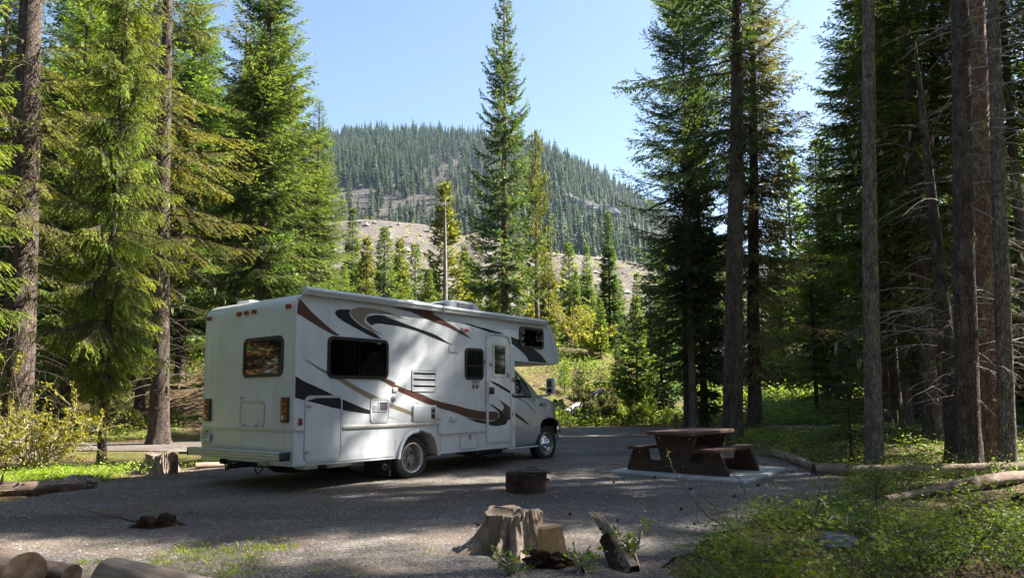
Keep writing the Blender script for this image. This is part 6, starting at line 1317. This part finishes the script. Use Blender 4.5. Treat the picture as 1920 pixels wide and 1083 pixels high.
# stones on the gravel, densest near the camera
def stones(n, x0, x1, y0, y1, smin, smax, inside=True):
    x, y = scatter(n, x0, x1, y0, y1, (lambda x, y: pad_sd(x, y) > .02) if inside else out)
    k = np.abs(x) < y * .78 + .6; x, y = x[k], y[k]; m = len(x); s = smin + (smax - smin) * rng.uniform(0, 1, m) ** 3
    base = np.array([(1, 0, 0), (.3, .95, 0), (-.8, .6, 0), (-.75, -.65, 0), (.35, -.9, 0), (.1, .1, .62)]); V = base[None] * s[:, None, None] * rng.uniform(.6, 1.3, (m, 6, 3)); a = rng.uniform(0, 6.28, m)
    c, q = np.cos(a)[:, None], np.sin(a)[:, None]; V = np.stack([V[..., 0] * c - V[..., 1] * q, V[..., 0] * q + V[..., 1] * c, V[..., 2] - .002], -1)
    z = np.where(pad_sd(x, y) > 0, .006 + np.clip(pad_sd(x, y), 0, .5) * .018 * (1 + wob(x, y, .5)), terr(x, y))
    V = (V + np.stack([x, y, z], 1)[:, None]).reshape(-1, 3); F = (np.arange(m)[:, None, None] * 6 + np.array([(0, 1, 5), (1, 2, 5), (2, 3, 5), (3, 4, 5), (4, 0, 5)])[None]).reshape(-1, 3)
    return V, F, np.repeat(rng.uniform(0, 1, m), 6)
Vs, Fs_, As, o_ = [], [], [], 0
for args in ((16000, -5.5, 5, 5.2, 8.5, .005, .019), (15000, -8, 6, 8.5, 13, .007, .022), (9000, -9, 6, 13, 20, .012, .03)):
    V, F, A_ = stones(*args); Vs.append(V); Fs_.append(F + o_); As.append(A_); o_ += len(V)
m, ns, ls, b = newmat('gravel_stone', .8, .35); at_ = ns.new('ShaderNodeAttribute'); at_.attribute_name = 'var'; r = ramp(ns, [(0, (.05, .046, .044)), (.45, (.13, .12, .115)), (.8, (.22, .215, .215)), (1, (.30, .285, .27))]); ls.new(at_.outputs['Fac'], r.inputs[0]); ls.new(r.outputs[0], b.inputs['Base Color']); M['gst'] = m
o = part('gravel', np_mesh('gravel', np.concatenate(Vs), np.concatenate(Fs_), M['gst'], None, {'var': np.concatenate(As)})); tag(o, 'loose grey and brown stones on the campsite gravel', 'gravel', kind='stuff')
# litter: bark chips, needles, twigs on gravel and duff
x, y = scatter(16000, -7, 9, 5.3, 14); k = np.abs(x) < y * .78 + .5; x, y = x[k], y[k]; dn = np.where(pad_sd(x, y) > .9, np.clip(.25 + 1.3 * nz(x, y, .5, 91), .05, 1), 1.0); k = rng.uniform(0, 1, len(x)) < dn; x, y = x[k], y[k]; m_ = len(x); a = rng.uniform(0, 6.28, m_)
V, F = kites(np.stack([x, y, terr(x, y) + .022], 1), norm(np.stack([np.cos(a), np.sin(a), rng.normal(0, .12, m_)], 1)), rng.uniform(.02, .11, m_) * rng.uniform(.4, 1, m_), rng.uniform(.004, .014, m_), norm(np.array([0, 0, 1.0]) + rng.normal(0, .3, (m_, 3))))
o = part('forest_litter', np_mesh('forest_litter', V, F, [M['wood_dead']])); tag(o, 'bits of bark and twigs strewn on the ground', 'litter', kind='stuff')
for i in range(14):
    x, y = random.uniform(-.5, 4), random.uniform(7.5, 12.5)
    if pad_sd(x, y)[0] < .2: continue
    o = part('pine_cone', bpy.data.meshes.get('pine_cone') or rock_mesh('pine_cone', (.035, .02, .018), 2, M['rot'], 2, .4, 3), None, (x, y, .035), (0, 0, random.uniform(0, 6))); tag(o, 'small dark cone lying on the gravel', 'cone', 'cones on the gravel')
# bright grass at the left
gl = [(-8.9, 9.3), (-6.95, 10.7), (-6.8, 12.2), (-7.0, 13.2), (-8.0, 14.2), (-10.5, 14.5), (-13, 13), (-11, 9.5)]
x, y = scatter(5200, -13, -6.6, 9, 15, lambda x, y: in_poly(gl, x, y) & out(x, y), lambda x, y: np.clip(.55 + .9 * nz(x, y, .9), 0.06, 1)); tufts('grass', x, y, rng.uniform(.08, .24, len(x)), 13, .011, M['grass'], 'bright green grass at the left edge of the gravel', 'grass', .05, bright=.62)
x, y = scatter(1500, -13, -6.6, 9, 15.5, lambda x, y: out(x, y), lambda x, y: np.clip(.4 + .9 * nz(x, y, .8, 3), 0, 1)); leafy('herbs', x, y, rng.uniform(.06, .22, len(x)), 16, .036, M['grass'], 'low yellow green herbs between the grass at the left', 'herbs', .06, bright=.7)
# grass tufts sprinkled on the gravel edges
x1, y1 = scatter(300, -5, 1, 5.6, 7.4, None, lambda x, y: np.clip(.25 + nz(x, y, 1.1, 5), 0, 1)); x2, y2 = scatter(260, 1.0, 5.6, 9.6, 12.4, None, lambda x, y: np.clip(-.1 + 1.6 * nz(x, y, 1.2, 8), 0, 1)); x3, y3 = scatter(260, 3.6, 6.3, 10.3, 13.5, lambda x, y: pad_sd(x, y) < .6); x4, y4 = scatter(450, -3.9, -2.1, 5.7, 7.2, None, lambda x, y: np.clip(.5 + nz(x, y, 1.4, 9), 0, 1)); x5, y5 = scatter(60, -7, 5, 6, 14)
x = np.concatenate([x1, x2, x3, x4, x5]); y = np.concatenate([y1, y2, y3, y4, y5]); k = ~in_poly(pc, x, y); x, y = x[k], y[k]; tufts('grass', x, y, rng.uniform(.03, .11, len(x)), 9, .008, M['grass'], 'scattered small grass tufts on the gravel', 'grass', .035, bright=.5)
# undergrowth at the right and bottom right
def off_logs(x, y):                        # keep the plants off the fallen logs and low just in front of them
    k = np.ones(x.shape, bool)
    for a, b, w in (((5.28, 12.85), (10.4, 12.75), .55), ((4.9, 9.75), (8.3, 11.35), .5), ((6.3, 9.15), (7.8, 9.55), .3)):
        t = np.clip(((x - a[0]) * (b[0] - a[0]) + (y - a[1]) * (b[1] - a[1])) / ((b[0] - a[0]) ** 2 + (b[1] - a[1]) ** 2), 0, 1); dx = x - a[0] - t * (b[0] - a[0]); dy = y - a[1] - t * (b[1] - a[1])
        k &= ~((np.hypot(dx, dy + w * .45) < w))
    return k
rg = lambda x, y: out(x, y) & (np.abs(x) < y * .80 + .8) & off_logs(x, y)
x, y = scatter(5200, 1.2, 12, 5.2, 12.4, rg, lambda x, y: np.clip(.26 + 2.4 * nz(x, y, .8, 12), .01, 1) * np.clip(1.3 - (y - 5) / 12, .3, 1)); leafy('undergrowth', x, y, rng.uniform(.06, .40, len(x)) * (1 + .5 * nz(x, y, .8, 2)), 30, .030, M['fol_bush'], 'tangle of small leaved green undergrowth at the bottom right', 'undergrowth', .085, bright=.48, dead=.08)
x, y = scatter(4200, 1.2, 13, 5.2, 13, rg, lambda x, y: np.clip(.28 + 1.7 * nz(x, y, .6, 22), .02, 1)); leafy('low_shrub_layer', x, y, rng.uniform(.03, .16, len(x)), 18, .024, M['fol_mid'], 'dark green creeping shrub layer at the right', 'undergrowth', .07, bright=.5, dead=.18)
x, y = scatter(420, 1.4, 11, 5.3, 12, rg, lambda x, y: np.clip(.22 + 1.8 * nz(x, y, .6, 71), .0, 1)); leafy('tall_herbs', x, y, rng.uniform(.25, .55, len(x)), 34, .055, M['grass'], 'taller bright leafed plants standing out of the undergrowth', 'herbs', .07, bright=.55, dead=.05, flat=.35)
x, y = scatter(900, 1.4, 11, 5.3, 12.6, rg, lambda x, y: np.clip(.3 + 1.4 * nz(x, y, .7, 81), .03, 1)); tufts('undergrowth_grass', x, y, rng.uniform(.10, .34, len(x)), 10, .009, M['grass'], 'thin grass mixed into the undergrowth', 'grass', .06, bright=.35)
x, y = scatter(170, 1.3, 9, 5.4, 11, rg); V_ = []; F_ = []; of = 0; rs_ = np.random.default_rng(4)
for a_, b__ in zip(x, y):
    z0 = th(a_, b__); h = rs_.uniform(.15, .6); an = rs_.uniform(0, 6.28); l = rs_.uniform(.1, .5); pts = [np.array([a_ + l * q * math.cos(an) + rs_.normal(0, .02), b__ + l * q * math.sin(an), z0 + h * q - .2 * h * q * q]) for q in (0, .35, .7, 1)]
    for k in range(3):
        P_ = [pts[k] + 0, pts[min(3, k + 1)] + rs_.normal(0, .09, 3) * [1, 1, .5], pts[min(3, k + 1)] + rs_.normal(0, .2, 3)] if k else pts
        tv, tf = tube_arrays(P_, np.linspace(.005, .0015, len(P_)), 3, cap=False); V_.append(tv); F_ += [g + of for g in tf]; of += len(tv)
o = part('bare_stems', np_mesh('bare_stems', np.concatenate(V_), F_, M['twig'])); tag(o, 'bare brown stems sticking out of the undergrowth', 'stems', kind='stuff')
# far sides of the road: leafy belt, and the bank
x, y = scatter(5200, 5.8, 26, 12.9, 27.3, lambda x, y: out(x, y) & (x < y * .80), lambda x, y: np.clip(.62 + .9 * nz(x, y, .5, 31), .1, 1)); leafy('ground_cover', x, y, rng.uniform(.05, .32, len(x)) * np.interp(y, [20, 26], [1, .35]), 14, .06, M['fol_bush'], 'sunlit leafy ground cover under the right hand trunks', 'ground cover', .12, bright=.62)
x, y = scatter(9500, -16, 24, 30, 46, lambda x, y: out(x, y) & (x < y * .8), lambda x, y: np.clip(.6 + 1.3 * nz(x, y, .28, 41) + .5 * (y < 34), .10, 1)); leafy('bank_growth', x, y, rng.uniform(.08, .55, len(x)), 13, .11, M['fol_bush'], 'leafy growth on the sunny bank across the road', 'ground cover', .22, bright=.6, dead=.15)
x, y = scatter(4200, -26, -4, 19.5, 36, lambda x, y: out(x, y), lambda x, y: np.clip(.4 + 1.1 * nz(x, y, .35, 51), .05, 1)); leafy('forest_floor_growth', x, y, rng.uniform(.06, .4, len(x)), 13, .08, M['fol_bush'], 'low growth on the forest floor behind the left trunks', 'ground cover', .18, bright=.55, dead=.2)
x, y = scatter(2400, -13, 22, 46, 72, None, lambda x, y: np.clip(.4 + nz(x, y, .2, 61), .05, 1)); leafy('meadow_growth', x, y, rng.uniform(.2, 1.0, len(x)), 14, .2, M['fol_bush'], 'scrub on the flat above the bank', 'ground cover', .4, bright=.6)
# shrubs one can point to
def shrub(loc, R, H, nst, nl, leaf, mat, label, seed, twig='twig_pale', bright=.6, upr=.6, name='shrub', catkin=0):
    rs = np.random.default_rng(seed); z0 = th(loc[0], loc[1]); e = empty(name, (loc[0], loc[1], z0)); tag(e, label, 'shrub')
    Vs = []; Fs = []; off = 0; tips = []
    for k in range(nst):
        a = rs.uniform(0, 6.28); l = rs.uniform(.5, 1.05); o = np.array([math.cos(a), math.sin(a), 0]); p = [np.array([0, 0, -.05]) + o * .08]
        for q in np.linspace(.2, 1, 6): p.append(o * R * l * q * (.5 + .5 * q) + np.array([0, 0, H * l * (q ** .8) * rs.uniform(.85, 1.1) * (upr + (1 - upr) * rs.uniform())]) + rs.normal(0, .045 * R, 3))
        tv, tf = tube_arrays(p, np.linspace(.016, .003, len(p)), 4, cap=False); Vs.append(tv); Fs += [g + off for g in tf]; off += len(tv)
        for _ in range(7):
            i = rs.integers(2, 7); b = p[i]; d = norm(o * rs.uniform(0, 1) + rs.normal(0, .6, 3) + np.array([0, 0, .5])); ll = R * rs.uniform(.15, .42); pp = [b, b + d * ll * .5 + rs.normal(0, .02, 3), b + d * ll]
            tv, tf = tube_arrays(pp, [.006, .004, .0015], 3, cap=False); Vs.append(tv); Fs += [g + off for g in tf]; off += len(tv); tips += [(b, d, ll)]
    part('stems', np_mesh('stems', np.concatenate(Vs), Fs, M[twig], smooth=True), e)
    i = rs.integers(0, len(tips), nl); t = rs.uniform(.1, 1.05, nl); B = np.array([q[0] for q in tips])[i]; D = np.array([q[1] for q in tips])[i]; LL = np.array([q[2] for q in tips])[i]
    P = B + D * (LL * t)[:, None] + rs.normal(0, .02, (nl, 3)); LD = norm(rs.normal(0, 1, (nl, 3)) + D * .6 + np.array([0, 0, .2])); ls_ = leaf * rs.uniform(.5, 1.4, nl); V, F = kites(P, LD, ls_, ls_ * .6, norm(rs.normal(0, 1, (nl, 3))))
    part('leaves', np_mesh('leaves', V, F, mat, None, {'var': np.repeat(np.clip(bright + rs.normal(0, .2, nl), 0, 1), 4), 'dead': np.repeat((rs.uniform(0, 1, nl) < .06) * 1.0, 4)}), e)
    return e
shrub((-9.0, 13.9), 1.7, 2.0, 34, 9500, .050, M['fol_yellow'], 'big open shrub with pale stems and yellow green buds at the left', 5)
shrub((-10.9, 12.9), 1.1, 1.6, 18, 4200, .05, M['fol_yellow'], 'yellow budding shrub at the very left edge', 6, bright=.5)
for (u, v, d, R, H, lab, mt, br) in ((1108, 648, 43, 1.25, 1.7, 'rounded orange yellow shrub on top of the sunny bank', 'fol_yellow', .75), (1070, 600, 48, 1.6, 3.4, 'tall yellow green willow above the cab of the motorhome', 'fol_yellow', .5), (1120, 590, 50, 1.0, 3.6, 'upright yellow willow next to the tall dark pointed spruce', 'fol_yellow', .45),
                                     (1128, 780, 31.6, .9, 1.5, 'grey brown leafless bush at the foot of the bank', 'fol_tan', .3), (1180, 790, 31.8, 1.0, 1.0, 'bright green low shrub with a reddish tip by the back road', 'fol_bush', .8),
                                     (1012, 520, 58, 2.2, 7.5, 'yellow larch like tree top behind the tall lone spruce', 'fol_yellow', .6)):
    p = W(u, v, d); e = shrub((p.x, p.y), R, H, 30, 4200, .10 if R < 2 else .2, M[mt], lab, int(u), bright=br, upr=.8); 
shrub((3.2, 7.1), .34, .34, 10, 500, .042, M['fol_bush'], 'leafy green shrub by the pale rock at the bottom right', 15, bright=.55)
shrub((1.0, 6.25), .16, .42, 5, 90, .05, M['fol_bush'], 'small bright leafed sprig over the leaning split trunk', 16, bright=.95, upr=.9)
shrub((-.02, 5.98), .16, .26, 6, 110, .045, M['fol_bush'], 'small leafy sprig at the foot of the weathered stump', 17, bright=.8)
shrub((.55, 6.02), .15, .22, 6, 110, .045, M['fol_bush'], 'small leafy sprig right of the short block of split wood', 18, bright=.8)
# the thin bare sapling leaning in front of the table
sp0 = Vector((2.35, 7.35, 0)); pts = [sp0, W(1330, 970, 7.6), W(1290, 925, 7.9), W(1262, 880, 8.1), W(1250, 840, 8.2)]
e = empty('sapling', sp0); tag(e, 'thin bare arching stem rising in front of the picnic table', 'sapling'); V, Fs2 = tube_arrays([tuple(p - sp0) for p in pts], [.010, .007, .005, .003, .002], 5); part('stem', np_mesh('stem', V, Fs2, M['twig'], smooth=True), e)
nl = 40; t = rng.uniform(2.2, 4, nl); P = np.array([list(pts[int(q)].lerp(pts[min(4, int(q) + 1)], q % 1) - sp0) for q in t]) + rng.normal(0, .015, (nl, 3)); V, F = kites(P, norm(rng.normal(0, 1, (nl, 3))), np.full(nl, .018), np.full(nl, .010), norm(rng.normal(0, 1, (nl, 3)))); part('buds', np_mesh('buds', V, F, M['fol_yellow'], None, {'var': np.full(nl * 4, .6), 'dead': np.zeros(nl * 4)}), e)

# scrub and boulders scattered over the gravel ridge
dg_ = SC.objects['gravel_ridge'].data; nv = len(dg_.vertices); co = np.empty(nv * 3, np.float32); dg_.vertices.foreach_get('co', co); co = co.reshape(-1, 3)
sel = co[(co[:, 1] < 117) & (co[:, 1] > 74)]; pk = sel[rng.integers(0, len(sel), 900)] + rng.normal(0, .5, (900, 3)) * [1, .3, 0]
leafy('ridge_scrub', pk[:, 0], pk[:, 1], rng.uniform(.3, 1.1, 900), 9, .35, M['fol_yellow'], 'small scrub scattered over the gravel ridge', 'scrub', .3, bright=.4, dead=.35, z=pk[:, 2])
pk = sel[rng.integers(0, len(sel), 2600)]; m_ = len(pk); s_ = .10 + .75 * rng.uniform(0, 1, m_) ** 5; base = np.array([(1, 0, 0), (.3, .95, 0), (-.8, .6, 0), (-.75, -.65, 0), (.35, -.9, 0), (.1, .1, .8)])
V = (base[None] * s_[:, None, None] * rng.uniform(.6, 1.3, (m_, 6, 3)) + pk[:, None]).reshape(-1, 3); F = (np.arange(m_)[:, None, None] * 6 + np.array([(0, 1, 5), (1, 2, 5), (2, 3, 5), (3, 4, 5), (4, 0, 5)])[None]).reshape(-1, 3)
tag(part('boulders', np_mesh('boulders', V, F, [M['gst']], None, {'var': np.repeat(rng.uniform(.3, 1, m_), 6)})), 'boulders and rubble on the gravel ridge', 'rocks', kind='stuff')

for (u, v, d, h, lab) in ((1085, 735, 34.5, 1.9, 'small green fir growing on the sunny bank'), (1058, 700, 37, 1.6, 'small green fir high on the sunny bank beside the wing mirror'), (1210, 770, 32.6, 1.8, 'bright young fir at the back edge of the road left of the brown post')):
    p = W(u, v, d); tree('youngpine', p.x, p.y, h, lab, name='young_fir')
